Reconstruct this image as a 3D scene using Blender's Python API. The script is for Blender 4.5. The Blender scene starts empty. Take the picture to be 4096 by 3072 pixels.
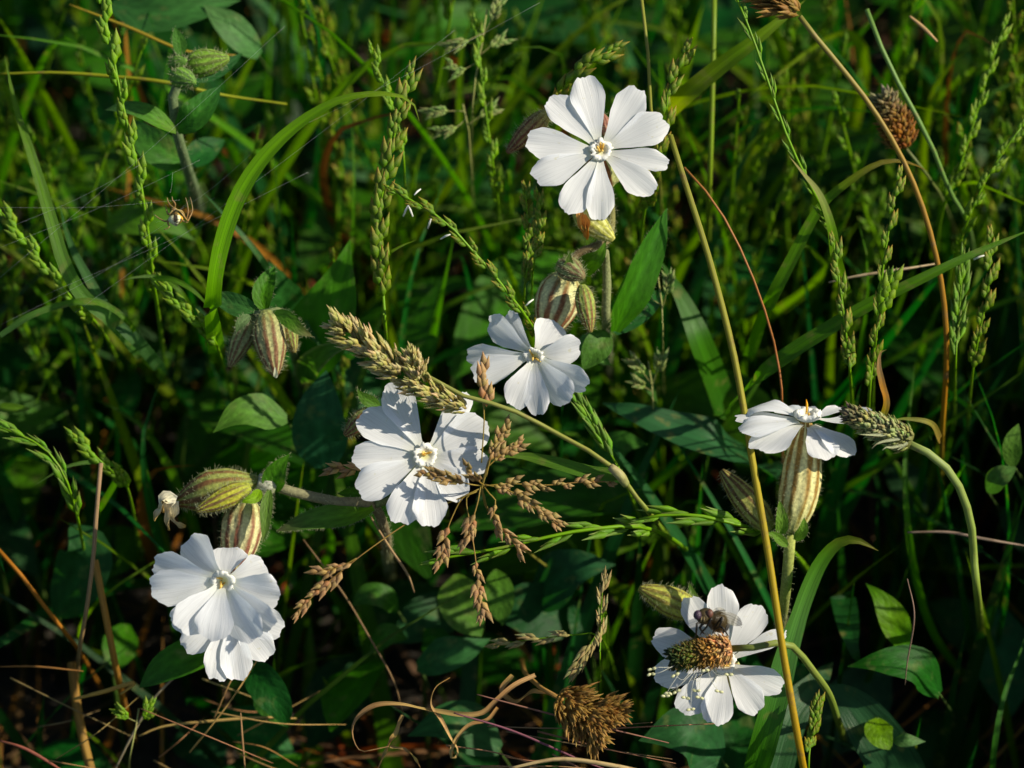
import bpy, math, random
import numpy as np
from mathutils import Vector, Matrix

random.seed(7)
rng = np.random.default_rng(11)
scene = bpy.context.scene
col = scene.collection

# ------------------------------------------------------------------ camera
PITCH = math.radians(50)
DIST = 0.60                 # camera to the plane of the flowers (m)
FRAME = 0.20                # width of the view at that distance (m)
HGT = 0.14                  # height of the picture centre above the soil (m)
PX = FRAME / 4096.0
R_ = np.array((1.0, 0.0, 0.0))
F_ = np.array((0.0, math.cos(PITCH), -math.sin(PITCH)))
U_ = np.array((0.0, math.sin(PITCH), math.cos(PITCH)))
CAM = np.array((0.0, 0.0, HGT)) - F_ * DIST
cam_d = bpy.data.cameras.new('camera')
cam = bpy.data.objects.new('camera', cam_d)
col.objects.link(cam)
cam.location = CAM
cam.rotation_euler = (math.pi / 2 - PITCH, 0, 0)
cam_d.sensor_width = 36
cam_d.lens = 36 * DIST / FRAME
cam_d.clip_start = 0.02
cam_d.clip_end = 400
cam_d.dof.use_dof = True
cam_d.dof.focus_distance = DIST + 0.001
cam_d.dof.aperture_fstop = 13
scene.camera = cam

# ------------------------------------------------------------------ light
sun_v = 0.80 * R_ + 0.40 * U_ - 0.46 * F_
sun_v = sun_v / np.linalg.norm(sun_v)
SUN_EL = math.asin(sun_v[2])
SUN_AZ = math.atan2(sun_v[0], sun_v[1])
w = bpy.data.worlds.new('World')
scene.world = w
w.use_nodes = True
nt = w.node_tree
sky = nt.nodes.new('ShaderNodeTexSky')
sky.sky_type = 'NISHITA'
sky.sun_disc = False
sky.sun_elevation = SUN_EL
sky.sun_rotation = SUN_AZ
bg = nt.nodes['Background']
bg.inputs['Strength'].default_value = 0.082
nt.links.new(sky.outputs[0], bg.inputs['Color'])
sl = bpy.data.lights.new('sun', 'SUN')
sl.energy = 5.0
sl.angle = math.radians(0.5)
sl.color = (1.0, 0.91, 0.74)
so = bpy.data.objects.new('sun', sl)
col.objects.link(so)
so.rotation_euler = Vector(-sun_v).to_track_quat('-Z', 'Y').to_euler()
so.location = (1, -0.3, 1.5)
scene.view_settings.view_transform = 'Standard'
scene.view_settings.look = 'None'
scene.view_settings.gamma = 1
scene.view_settings.exposure = 0.5
scene.render.engine = 'CYCLES'
scene.cycles.use_denoising = True
scene.cycles.max_bounces = 8
scene.cycles.transparent_max_bounces = 8


# ------------------------------------------------------------------ pixel -> place
def P(x, y, d=0.0):
    """photo pixel (4096 wide) and depth behind the flower plane in mm -> world point"""
    D = DIST + d * 0.001
    k = D / DIST
    return CAM + ((x - 2048) * PX * k) * R_ + ((1536 - y) * PX * k) * U_ + D * F_


def proj(p):
    v = np.asarray(p) - CAM
    D = v @ F_
    return 2048 + (v @ R_) / PX * DIST / D, 1536 - (v @ U_) / PX * DIST / D, (D - DIST) * 1000


def ground_d(x, y):
    ny = (1536 - y) * PX
    return (CAM[2] / (math.sin(PITCH) - math.cos(PITCH) * ny / DIST) - DIST) * 1000


def G(x, y, up=0.0):
    """the spot on the soil that is seen at this pixel"""
    d = ground_d(x, y)
    p = P(x, y, d)
    p[2] = up
    return p


K = 4096 / 2212.0


def path(pts, d=None, n=24, root=None):
    """pts in 2212-wide pixels (x, y[, d]); optional root pixel where it enters the soil"""
    out = []
    for i, q in enumerate(pts):
        dd = q[2] if len(q) > 2 else d
        out.append(P(q[0] * K, q[1] * K, dd))
    if root is not None:
        out.append(G(root[0] * K, root[1] * K, -0.002))
    return cr(out, n)


def pathF(pts, d=None, n=24, root=None):
    out = [P(q[0], q[1], q[2] if len(q) > 2 else d) for q in pts]
    if root is not None:
        out.append(G(root[0], root[1], -0.002))
    return cr(out, n)


def cr(pts, n):
    pts = [np.asarray(p, float) for p in pts]
    if len(pts) == 2:
        return np.array([pts[0] + (pts[1] - pts[0]) * t for t in np.linspace(0, 1, n)])
    a = [2 * pts[0] - pts[1]] + pts + [2 * pts[-1] - pts[-2]]
    seg = [np.linalg.norm(pts[i + 1] - pts[i]) for i in range(len(pts) - 1)]
    cum = np.concatenate(([0], np.cumsum(seg)))
    out = []
    for s in np.linspace(0, cum[-1], n):
        i = min(int(np.searchsorted(cum, s, 'right')) - 1, len(pts) - 2)
        t = (s - cum[i]) / max(seg[i], 1e-9)
        p0, p1, p2, p3 = a[i], a[i + 1], a[i + 2], a[i + 3]
        out.append(0.5 * (2 * p1 + (p2 - p0) * t + (2 * p0 - 5 * p1 + 4 * p2 - p3) * t * t + (3 * p1 - p0 - 3 * p2 + p3) * t ** 3))
    return np.array(out)


def nz(v):
    v = np.asarray(v, float)
    l = np.linalg.norm(v)
    return v / l if l > 1e-12 else v


def jit(c, a=0.12, rr=random):
    f = 1 + rr.uniform(-a, a)
    return tuple(max(0, x * f * (1 + rr.uniform(-a, a) * 0.4)) for x in c)


def mixc(a, b, t):
    return tuple(x + (y - x) * t for x, y in zip(a, b))


# ------------------------------------------------------------------ materials
def base_mat(name, rough=0.5, trans=0.3, tcol=(1.25, 1.3, 0.45), spec=0.35, nscale=900, namt=0.35, bump=0.0, bscale=1500, stretch=None, sheen=0.0, sat=1.0):
    m = bpy.data.materials.new(name)
    m.use_nodes = True
    t = m.node_tree
    b = t.nodes['Principled BSDF']
    out = t.nodes['Material Output']
    at = t.nodes.new('ShaderNodeAttribute')
    at.attribute_name = 'Col'
    tc = t.nodes.new('ShaderNodeTexCoord')
    no = t.nodes.new('ShaderNodeTexNoise')
    no.inputs['Scale'].default_value = nscale
    no.inputs['Detail'].default_value = 3
    if stretch:
        mp = t.nodes.new('ShaderNodeMapping')
        mp.inputs['Scale'].default_value = stretch
        t.links.new(tc.outputs['UV'], mp.inputs[0])
        t.links.new(mp.outputs[0], no.inputs[0])
        no.inputs['Scale'].default_value = 1.0
    else:
        t.links.new(tc.outputs['Object'], no.inputs[0])
    mr = t.nodes.new('ShaderNodeMapRange')
    mr.inputs['From Min'].default_value = 0.3
    mr.inputs['From Max'].default_value = 0.7
    mr.inputs['To Min'].default_value = 1 - namt
    mr.inputs['To Max'].default_value = 1 + namt * 0.7
    t.links.new(no.outputs['Fac'], mr.inputs['Value'])
    mu = t.nodes.new('ShaderNodeVectorMath')
    mu.operation = 'SCALE'
    t.links.new(at.outputs['Color'], mu.inputs[0])
    t.links.new(mr.outputs[0], mu.inputs['Scale'])
    if sat != 1.0:
        hs = t.nodes.new('ShaderNodeHueSaturation')
        hs.inputs['Saturation'].default_value = sat
        t.links.new(at.outputs['Color'], hs.inputs['Color'])
        t.links.new(hs.outputs[0], mu.inputs[0])
    t.links.new(mu.outputs[0], b.inputs['Base Color'])
    b.inputs['Roughness'].default_value = rough
    b.inputs['Specular IOR Level'].default_value = spec
    if sheen:
        b.inputs['Sheen Weight'].default_value = sheen
        b.inputs['Sheen Roughness'].default_value = 0.4
    if bump:
        bp = t.nodes.new('ShaderNodeBump')
        bp.inputs['Strength'].default_value = bump
        bp.inputs['Distance'].default_value = 0.0003
        t.links.new(no.outputs['Fac'], bp.inputs['Height'])
        t.links.new(bp.outputs[0], b.inputs['Normal'])
    if trans:
        tr = t.nodes.new('ShaderNodeBsdfTranslucent')
        tm = t.nodes.new('ShaderNodeVectorMath')
        tm.operation = 'MULTIPLY'
        tm.inputs[1].default_value = tcol
        t.links.new(mu.outputs[0], tm.inputs[0])
        t.links.new(tm.outputs[0], tr.inputs['Color'])
        mx = t.nodes.new('ShaderNodeMixShader')
        mx.inputs[0].default_value = trans
        t.links.new(b.outputs[0], mx.inputs[1])
        t.links.new(tr.outputs[0], mx.inputs[2])
        t.links.new(mx.outputs[0], out.inputs['Surface'])
    return m


M = {}
M['grass'] = base_mat('grass_green', rough=0.45, sat=1.2, trans=0.42, tcol=(1.65, 1.9, 0.4), spec=0.25, stretch=(22, 2.5, 1), namt=0.30, bump=0.6)
M['leaf'] = base_mat('leaf_green', rough=0.55, sat=1.25, trans=0.34, tcol=(1.55, 1.9, 0.4), spec=0.16, stretch=(7, 9, 1), namt=0.25, bump=0.6)
M['fuzz'] = base_mat('hairy_green', rough=0.65, trans=0.15, sat=1.1, tcol=(1.3, 1.25, .6), spec=0.15, nscale=1600, namt=0.3, bump=0.4)
M['spike'] = base_mat('spikelet', rough=0.5, sat=1.12, trans=0.30, tcol=(1.5, 1.5, 0.5), spec=0.3, nscale=2500, namt=0.3, bump=0.3)
M['stem'] = base_mat('stem_skin', rough=0.5, trans=0.0, sat=1.15, spec=0.2, stretch=(9, 5, 1), namt=0.25, bump=0.3)
M['dry'] = base_mat('dry_straw', rough=0.6, sat=1.15, trans=0.15, tcol=(1.1, 0.95, 0.6), spec=0.15, stretch=(9, 3, 1), namt=0.35, bump=0.5)
M['hair'] = base_mat('plant_hair', rough=0.35, trans=0.4, tcol=(1, 1, 0.9), spec=0.5, namt=0.1)
M['insect'] = base_mat('insect_cuticle', rough=0.4, trans=0.0, spec=0.3, nscale=4000, namt=0.4, bump=0.4)
M['petal'] = base_mat('petal_white', rough=0.5, trans=0.46, tcol=(0.97, 1.02, 1.04), spec=0.25, stretch=(34, 1.6, 1), namt=0.10, bump=0.32)
M['cream'] = base_mat('corona_cream', rough=0.55, trans=0.35, tcol=(1, 1, 0.92), spec=0.3, nscale=1500, namt=0.06, bump=0.2)
M['silk'] = base_mat('spider_silk', rough=0.2, trans=0.3, tcol=(1, 1, 1), spec=0.8, namt=0.0)


def add_veins(m, freq=22.0, amt=0.045):
    t = m.node_tree
    tc = t.nodes.new('ShaderNodeTexCoord')
    sx = t.nodes.new('ShaderNodeSeparateXYZ')
    t.links.new(tc.outputs['UV'], sx.inputs[0])

    def math_(op, a, b):
        n = t.nodes.new('ShaderNodeMath')
        n.operation = op
        for i, v in enumerate((a, b)):
            if v is None:
                continue
            if isinstance(v, (int, float)):
                n.inputs[i].default_value = v
            else:
                t.links.new(v, n.inputs[i])
        return n.outputs[0]
    a = math_('ABSOLUTE', math_('SUBTRACT', sx.outputs['X'], 0.5), None)
    w_ = math_('SINE', math_('MULTIPLY', math_('SUBTRACT', sx.outputs['Y'], math_('MULTIPLY', a, 0.55)), freq), None)
    p_ = math_('POWER', math_('ABSOLUTE', w_, None), 6.0)
    f_ = math_('ADD', math_('MULTIPLY', p_, amt * 1.6), 1.0 - amt * 0.4)
    mu = [n for n in t.nodes if n.type == 'VECT_MATH' and n.operation == 'SCALE'][0]
    old = mu.inputs['Scale'].links[0].from_socket
    t.links.new(math_('MULTIPLY', old, f_), mu.inputs['Scale'])
    b = t.nodes['Principled BSDF']
    bp = t.nodes.new('ShaderNodeBump')
    bp.inputs['Strength'].default_value = 0.15
    bp.inputs['Distance'].default_value = 0.0003
    bp.invert = True
    t.links.new(p_, bp.inputs['Height'])
    if b.inputs['Normal'].links:
        t.links.new(b.inputs['Normal'].links[0].from_socket, bp.inputs['Normal'])
    t.links.new(bp.outputs[0], b.inputs['Normal'])


def add_spots(m, c, scale, lo, hi, amt):
    t = m.node_tree
    mu = [n for n in t.nodes if n.type == 'VECT_MATH' and n.operation == 'SCALE'][0]
    src = mu.inputs[0].links[0].from_socket
    tc = t.nodes.new('ShaderNodeTexCoord')
    no = t.nodes.new('ShaderNodeTexNoise')
    no.inputs['Scale'].default_value = scale
    no.inputs['Detail'].default_value = 4
    t.links.new(tc.outputs['Object'], no.inputs[0])
    mr = t.nodes.new('ShaderNodeMapRange')
    mr.inputs['From Min'].default_value = lo
    mr.inputs['From Max'].default_value = hi
    mr.inputs['To Max'].default_value = amt
    t.links.new(no.outputs['Fac'], mr.inputs['Value'])
    mx = t.nodes.new('ShaderNodeMix')
    mx.data_type = 'RGBA'
    t.links.new(mr.outputs[0], mx.inputs[0])
    t.links.new(src, mx.inputs[6])
    mx.inputs[7].default_value = (*c, 1)
    t.links.new(mx.outputs[2], mu.inputs[0])


add_veins(M['leaf'])
add_spots(M['grass'], (0.20, 0.19, 0.05), 260, 0.58, 0.75, 0.7)
add_spots(M['leaf'], (0.12, 0.15, 0.04), 300, 0.58, 0.75, 0.6)
add_spots(M['stem'], (0.18, 0.11, 0.05), 400, 0.58, 0.72, 0.6)
add_spots(M['dry'], (0.16, 0.09, 0.04), 350, 0.56, 0.72, 0.7)
add_spots(M['petal'], (0.72, 0.70, 0.52), 700, 0.66, 0.74, 0.6)


def glass_wing():
    m = bpy.data.materials.new('fly_wing')
    m.use_nodes = True
    t = m.node_tree
    b = t.nodes['Principled BSDF']
    out = t.nodes['Material Output']
    b.inputs['Base Color'].default_value = (0.20, 0.19, 0.15, 1)
    b.inputs['Roughness'].default_value = 0.2
    tr = t.nodes.new('ShaderNodeBsdfTransparent')
    mx = t.nodes.new('ShaderNodeMixShader')
    mx.inputs[0].default_value = 0.62
    t.links.new(tr.outputs[0], mx.inputs[1])
    t.links.new(b.outputs[0], mx.inputs[2])
    t.links.new(mx.outputs[0], out.inputs['Surface'])
    return m


M['wing'] = glass_wing()


def soil_mat():
    m = bpy.data.materials.new('dark_soil')
    m.use_nodes = True
    t = m.node_tree
    b = t.nodes['Principled BSDF']
    tc = t.nodes.new('ShaderNodeTexCoord')
    n1 = t.nodes.new('ShaderNodeTexNoise')
    n1.inputs['Scale'].default_value = 120
    n1.inputs['Detail'].default_value = 8
    t.links.new(tc.outputs['Object'], n1.inputs[0])
    r = t.nodes.new('ShaderNodeValToRGB')
    r.color_ramp.elements[0].position = 0.3
    r.color_ramp.elements[0].color = (0.012, 0.010, 0.007, 1)
    r.color_ramp.elements[1].position = 0.75
    r.color_ramp.elements[1].color = (0.045, 0.034, 0.02, 1)
    t.links.new(n1.outputs['Fac'], r.inputs[0])
    t.links.new(r.outputs[0], b.inputs['Base Color'])
    b.inputs['Roughness'].default_value = 0.95
    bp = t.nodes.new('ShaderNodeBump')
    bp.inputs['Distance'].default_value = 0.004
    t.links.new(n1.outputs['Fac'], bp.inputs['Height'])
    t.links.new(bp.outputs[0], b.inputs['Normal'])
    return m


M['soil'] = soil_mat()


# ------------------------------------------------------------------ mesh builder
class MB:
    def __init__(self):
        self.v, self.f, self.uv, self.c = [], [], [], []

    def add(self, v, f, uv, c):
        b = len(self.v)
        self.v += [tuple(x) for x in v]
        self.f += [tuple(i + b for i in q) for q in f]
        self.uv += [tuple(x) for x in uv]
        if isinstance(c, tuple) and not isinstance(c[0], (tuple, list)):
            self.c += [c] * len(v)
        else:
            self.c += [tuple(x) for x in c]

    def mesh(self, name, mat, off=None, smooth=True):
        v = np.array(self.v, dtype=float)
        if off is not None:
            v = v - off
        me = bpy.data.meshes.new(name)
        me.from_pydata(v.tolist(), [], self.f)
        n = len(self.v)
        ca = me.color_attributes.new('Col', 'FLOAT_COLOR', 'POINT')
        cc = np.ones((n, 4))
        cc[:, :3] = np.array(self.c)
        ca.data.foreach_set('color', cc.ravel())
        ul = me.uv_layers.new(name='UVMap')
        li = np.empty(len(me.loops), dtype=np.int32)
        me.loops.foreach_get('vertex_index', li)
        ul.data.foreach_set('uv', np.array(self.uv)[li].ravel())
        if smooth:
            me.polygons.foreach_set('use_smooth', [True] * len(me.polygons))
        me.materials.append(mat)
        me.update()
        return me

    def build(self, name, mat, parent=None, off=None, smooth=True):
        o = bpy.data.objects.new(name, self.mesh(name, mat, off, smooth))
        col.objects.link(o)
        if parent is not None:
            o.parent = parent
        return o


def tag(o, label, cat, group=None):
    o['label'] = label
    o['category'] = cat
    if group:
        o['group'] = group
    return o


def thing(name, loc, label, cat, group=None):
    o = bpy.data.objects.new(name, None)
    col.objects.link(o)
    o.empty_display_size = 0.01
    o.location = loc
    return tag(o, label, cat, group)


def LOC(o):
    while o.parent:
        o = o.parent
    return np.array(o.location)


def frames(pts):
    n = len(pts)
    T = np.gradient(pts, axis=0)
    T = T / np.maximum(np.linalg.norm(T, axis=1)[:, None], 1e-12)
    ref = np.array((0.31, -0.5, 0.8))
    N = nz(np.cross(T[0], ref))
    out = []
    for i in range(n):
        N = nz(N - T[i] * (N @ T[i]))
        out.append((T[i], N, np.cross(T[i], N)))
    return out


def arr(x, n):
    if callable(x):
        return np.array([x(t) for t in np.linspace(0, 1, n)])
    x = np.asarray(x, float)
    if x.ndim == 0:
        return np.full(n, float(x))
    return np.interp(np.linspace(0, 1, n), np.linspace(0, 1, len(x)), x)


def colfun(c, n):
    """c: a colour or list of colours along the length"""
    if isinstance(c[0], (tuple, list)):
        a = np.array(c)
        t = np.linspace(0, 1, n)
        s = np.linspace(0, 1, len(a))
        return np.stack([np.interp(t, s, a[:, k]) for k in range(3)], 1)
    return np.tile(np.array(c), (n, 1))


def tube(mb, pts, rad, c, sides=6, cap=True, rip=None, flat=None):
    n = len(pts)
    r = arr(rad, n)
    cc = colfun(c, n)
    fr = frames(pts)
    V, UV, C = [], [], []
    for i in range(n):
        T, N, B = fr[i]
        for s in range(sides):
            a = 2 * math.pi * s / sides
            q = r[i] * (1 + (rip(i / (n - 1), a) if rip else 0))
            fl = flat if flat else 1.0
            V.append(pts[i] + (N * math.cos(a) + B * math.sin(a) * fl) * q)
            UV.append((s / sides, i / (n - 1)))
            C.append(cc[i])
    Fc = []
    for i in range(n - 1):
        for s in range(sides):
            s2 = (s + 1) % sides
            Fc.append((i * sides + s, i * sides + s2, (i + 1) * sides + s2, (i + 1) * sides + s))
    if cap:
        Fc.append(tuple(reversed(range(sides))))
        Fc.append(tuple(range((n - 1) * sides, n * sides)))
    mb.add(V, Fc, UV, C)
    return V


def ribbon(mb, pts, wid, c, face=None, twist=0.0, fold=0.18, nv=5, wave=0.0, wfreq=7, edge=None, curl=0.0):
    """leaf or blade: sheet along pts, wid = full widths along the length"""
    n = len(pts)
    wd = arr(wid, n)
    tw = arr(twist, n)
    cc = colfun(c, n)
    T = np.gradient(pts, axis=0)
    T = T / np.maximum(np.linalg.norm(T, axis=1)[:, None], 1e-12)
    face = -F_ if face is None else np.asarray(face, float)
    ph = random.random() * 9
    V, UV, C = [], [], []
    prev = None
    for i in range(n):
        N = face - T[i] * (face @ T[i])
        if np.linalg.norm(N) < 0.15:
            N = prev if prev is not None else np.cross(T[i], R_)
        N = nz(N - T[i] * (N @ T[i]))
        prev = N
        S = np.cross(T[i], N)
        a = tw[i]
        N2 = N * math.cos(a) + S * math.sin(a)
        S2 = S * math.cos(a) - N * math.sin(a)
        for k in range(nv):
            v = -1 + 2 * k / (nv - 1)
            h = fold * (abs(v)) * wd[i] * 0.5 - curl * v * v * wd[i] * 0.5
            h += wave * wd[i] * math.sin(wfreq * i / n * 2 + ph + (2.1 if v > 0 else 0)) * abs(v)
            V.append(pts[i] + S2 * (wd[i] * 0.5 * v) + N2 * h)
            UV.append(((v + 1) / 2, i / (n - 1)))
            ccc = cc[i]
            if edge is not None and abs(v) > 0.99:
                ccc = np.array(edge)
            if nv > 4 and abs(v) < 0.01:
                ccc = ccc * 1.25
            C.append(ccc)
    Fc = []
    for i in range(n - 1):
        for k in range(nv - 1):
            Fc.append((i * nv + k, i * nv + k + 1, (i + 1) * nv + k + 1, (i + 1) * nv + k))
    mb.add(V, Fc, UV, C)
    return V


def hairs(mb, sites, length, rad, c, droop=0.25, rr=random):
    for p, n in sites:
        n = nz(n + np.array((rr.gauss(0, .35), rr.gauss(0, .35), rr.gauss(0, .35))))
        L = length * rr.uniform(0.5, 1.25)
        a = np.cross(n, (0.3, 0.5, 0.8))
        a = nz(a)
        b = np.cross(n, a)
        mid = p + n * L * 0.55
        tip = p + n * L * 0.92 + nz(np.array((rr.gauss(0, 1), rr.gauss(0, 1), rr.gauss(0, 1)))) * L * droop
        V, UV = [], []
        for q, r in ((p - n * L * 0.05, rad), (mid, rad * 0.7)):
            for s in range(3):
                g = 2.094 * s
                V.append(q + (a * math.cos(g) + b * math.sin(g)) * r)
                UV.append((s / 3, 0))
        V.append(tip)
        UV.append((0.5, 1))
        Fc = [(0, 1, 4, 3), (1, 2, 5, 4), (2, 0, 3, 5), (3, 4, 6), (4, 5, 6), (5, 3, 6)]
        mb.add(V, Fc, UV, c)


def tube_sites(pts, rad, n, t0=0.0, t1=1.0, rr=random):
    fr = frames(pts)
    r = arr(rad, len(pts))
    out = []
    for _ in range(n):
        t = rr.uniform(t0, t1) * (len(pts) - 1.001)
        i = int(t)
        T, N, B = fr[i]
        a = rr.uniform(0, 6.283)
        d = N * math.cos(a) + B * math.sin(a)
        p = pts[i] + (pts[i + 1] - pts[i]) * (t - i)
        out.append((p + d * (r[i] + (r[i + 1] - r[i]) * (t - i)) * 0.97, d))
    return out


def leaf_w(W, kind='ovate'):
    if kind == 'ovate':
        return [0.25 * W, 0.62 * W, 0.88 * W, W, 0.97 * W, 0.86 * W, 0.68 * W, 0.44 * W, 0.2 * W, 0.015 * W]
    if kind == 'lance':
        return [0.3 * W, 0.65 * W, 0.9 * W, W, W, 0.93 * W, 0.8 * W, 0.6 * W, 0.33 * W, 0.01 * W]
    if kind == 'blade':
        return [0.8 * W, W, W, W, 0.97 * W, 0.9 * W, 0.78 * W, 0.6 * W, 0.36 * W, 0.01 * W]
    if kind == 'round':
        return [0.1 * W, 0.55 * W, 0.82 * W, 0.96 * W, W, 0.96 * W, 0.86 * W, 0.66 * W, 0.38 * W, 0.02 * W]
    return [W] * 5


# colours (real-world albedos)
GRASS = (0.054, 0.140, 0.013)
GRASS_Y = (0.105, 0.185, 0.015)
GRASS_B = (0.024, 0.105, 0.026)
LEAFC = (0.034, 0.105, 0.018)
LEAFD = (0.018, 0.066, 0.018)
STRAW = (0.42, 0.28, 0.10)
STRAWD = (0.25, 0.13, 0.045)
RED = (0.19, 0.065, 0.030)
HAIRC = (0.46, 0.48, 0.27)
CAL_L = (0.42, 0.44, 0.20)
CAL_B = (0.17, 0.055, 0.028)
PETAL = (0.86, 0.87, 0.88)

# ------------------------------------------------------------------ ground
mb = MB()
g = 36
xs = np.concatenate((np.array([-60, -20, -6, -2]), np.linspace(-0.9, 0.9, g), np.array([2, 6, 20, 60])))
ys = np.concatenate((np.array([-60, -20, -6, -2]), np.linspace(-0.7, 1.1, g), np.array([2, 6, 20, 60])))
V, UV, Fc = [], [], []
for y in ys:
    for x in xs:
        V.append((x, y, -0.004 - 0.003 * math.sin(x * 31 + 1.3 * math.sin(y * 23)) * math.cos(y * 27) if abs(x) < 1 and abs(y) < 1.2 else -0.006))
        UV.append((x, y))
nx = len(xs)
for j in range(len(ys) - 1):
    for i in range(nx - 1):
        Fc.append((j * nx + i, j * nx + i + 1, (j + 1) * nx + i + 1, (j + 1) * nx + i))
mb.add(V, Fc, UV, (0.03, 0.022, 0.013))
gr = mb.build('ground', M['soil'])
gr['kind'] = 'structure'


# ------------------------------------------------------------------ spikelets (shared meshes)
def scale_shape(mb, base, tip, wid, thick, c, side, nrm, rings=6, sides=5, belly=0.34):
    """one pointed scale (lemma, glume, bract): a flattened spindle"""
    ax = tip - base
    V, UV, C = [], [], []
    cc = colfun(c, rings + 1)
    prof = []
    for i in range(rings + 1):
        t = i / rings
        r = (t / belly) ** 0.7 if t < belly else ((1 - t) / (1 - belly)) ** 1.05
        prof.append(max(r, 0.04))
    for i in range(rings + 1):
        t = i / rings
        for s in range(sides):
            a = 2 * math.pi * s / sides + 0.3
            V.append(base + ax * t + side * (math.cos(a) * wid * 0.5 * prof[i]) + nrm * (math.sin(a) * thick * 0.5 * prof[i] + 0.15 * thick * math.sin(t * 3.1)))
            UV.append((s / sides, t))
            C.append(cc[i])
    Fc = []
    for i in range(rings):
        for s in range(sides):
            s2 = (s + 1) % sides
            Fc.append((i * sides + s, i * sides + s2, (i + 1) * sides + s2, (i + 1) * sides + s))
    mb.add(V, Fc, UV, C)


def spikelet_mesh(name, cbase, ctip, florets=5, spread=0.34, seed=0, wid=0.30, mat='spike', tiplen=0.45):
    """unit spikelet along +Z, broad face in XZ"""
    rr = random.Random(seed)
    mb = MB()
    X, Y, Z = np.eye(3)
    for k in range(florets):
        s = -1 if k % 2 else 1
        z0 = 0.02 + 0.45 * k / max(florets - 1, 1)
        base = np.array((s * 0.03, rr.uniform(-.02, .02), z0))
        L = tiplen * 1.15 + rr.uniform(-.07, .07)
        ang = s * spread * (1.0 - 0.8 * k / florets) + rr.uniform(-.05, .05)
        tip = base + np.array((math.sin(ang) * L, rr.uniform(-.04, .04), math.cos(ang) * L))
        c0 = jit(cbase, 0.28, rr)
        c1 = jit(ctip, 0.28, rr)
        side = nz(np.cross(tip - base, Y))
        scale_shape(mb, base, tip, wid * rr.uniform(.75, 1.0), wid * 0.42, [c0, c0, mixc(c0, c1, .35), c1], side, Y)
    return mb.mesh(name, M[mat])


SPK = {}
SPK['green'] = [spikelet_mesh('spikelet', (0.14, 0.27, 0.03), (0.25, 0.29, 0.07), 4, .20, i, wid=.34, tiplen=.5) for i in range(4)]
SPK['slim'] = [spikelet_mesh('spikelet', (0.12, 0.25, 0.03), (0.26, 0.30, 0.10), 3, .12, 10 + i, wid=0.30, tiplen=.6) for i in range(4)]
SPK['tipped'] = [spikelet_mesh('spikelet', (0.13, 0.24, 0.03), (0.33, 0.22, 0.06), 4, .22, 20 + i, wid=.35, tiplen=.5) for i in range(4)]
SPK['dark'] = [spikelet_mesh('spikelet', (0.06, 0.15, 0.02), (0.13, 0.17, 0.03), 4, .22, 30 + i, wid=.35, tiplen=.5) for i in range(3)]
SPK['brown'] = [spikelet_mesh('spikelet', (0.30, 0.22, 0.09), (0.48, 0.34, 0.17), 3, .22, 40 + i, wid=.36, tiplen=.5) for i in range(4)]
SPK['rosy'] = [spikelet_mesh('spikelet', (0.36, 0.23, 0.11), (0.54, 0.37, 0.20), 3, .2, 50 + i, wid=.34, tiplen=.6) for i in range(4)]
SPK['cocks'] = [spikelet_mesh('spikelet', (0.40, 0.37, 0.13), (0.62, 0.54, 0.29), 3, .2, 60 + i, wid=.40, tiplen=.6) for i in range(4)] + \
               [spikelet_mesh('spikelet', (0.50, 0.43, 0.20), (0.70, 0.60, 0.38), 3, .2, 66 + i, wid=.40, tiplen=.6) for i in range(3)]
SPK['drybr'] = [spikelet_mesh('spikelet', (0.27, 0.17, 0.06), (0.50, 0.32, 0.12), 4, .30, 70 + i, wid=.34, tiplen=.68) for i in range(5)]
SPK['pale'] = [spikelet_mesh('spikelet', (0.20, 0.28, 0.08), (0.38, 0.38, 0.18), 3, .2, 90 + i, wid=.30, tiplen=.55) for i in range(3)]
SPK['straw'] = [spikelet_mesh('spikelet', (0.34, 0.30, 0.14), (0.48, 0.38, 0.2), 4, .2, 80 + i, wid=.22, tiplen=.5) for i in range(3)]


def place_spk(parent, kind, p, d, size, face=None, rr=random, name='spikelet', roll=0.0, fat=1.0):
    me = rr.choice(SPK[kind])
    o = bpy.data.objects.new(name, me)
    col.objects.link(o)
    o.parent = parent
    z = Vector(nz(d))
    f = Vector(-F_ if face is None else face)
    y = f - z * f.dot(z)
    if y.length < 0.05:
        y = Vector(R_) - z * Vector(R_).dot(z)
    y.normalize()
    x = y.cross(z)
    m = Matrix((x, y, z)).transposed().to_4x4()
    m = m @ Matrix.Rotation(roll, 4, 'Z') @ Matrix.Diagonal((size * fat, size * fat, size, 1))
    m.translation = Vector(p - LOC(parent))
    o.matrix_basis = m
    return o


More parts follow.
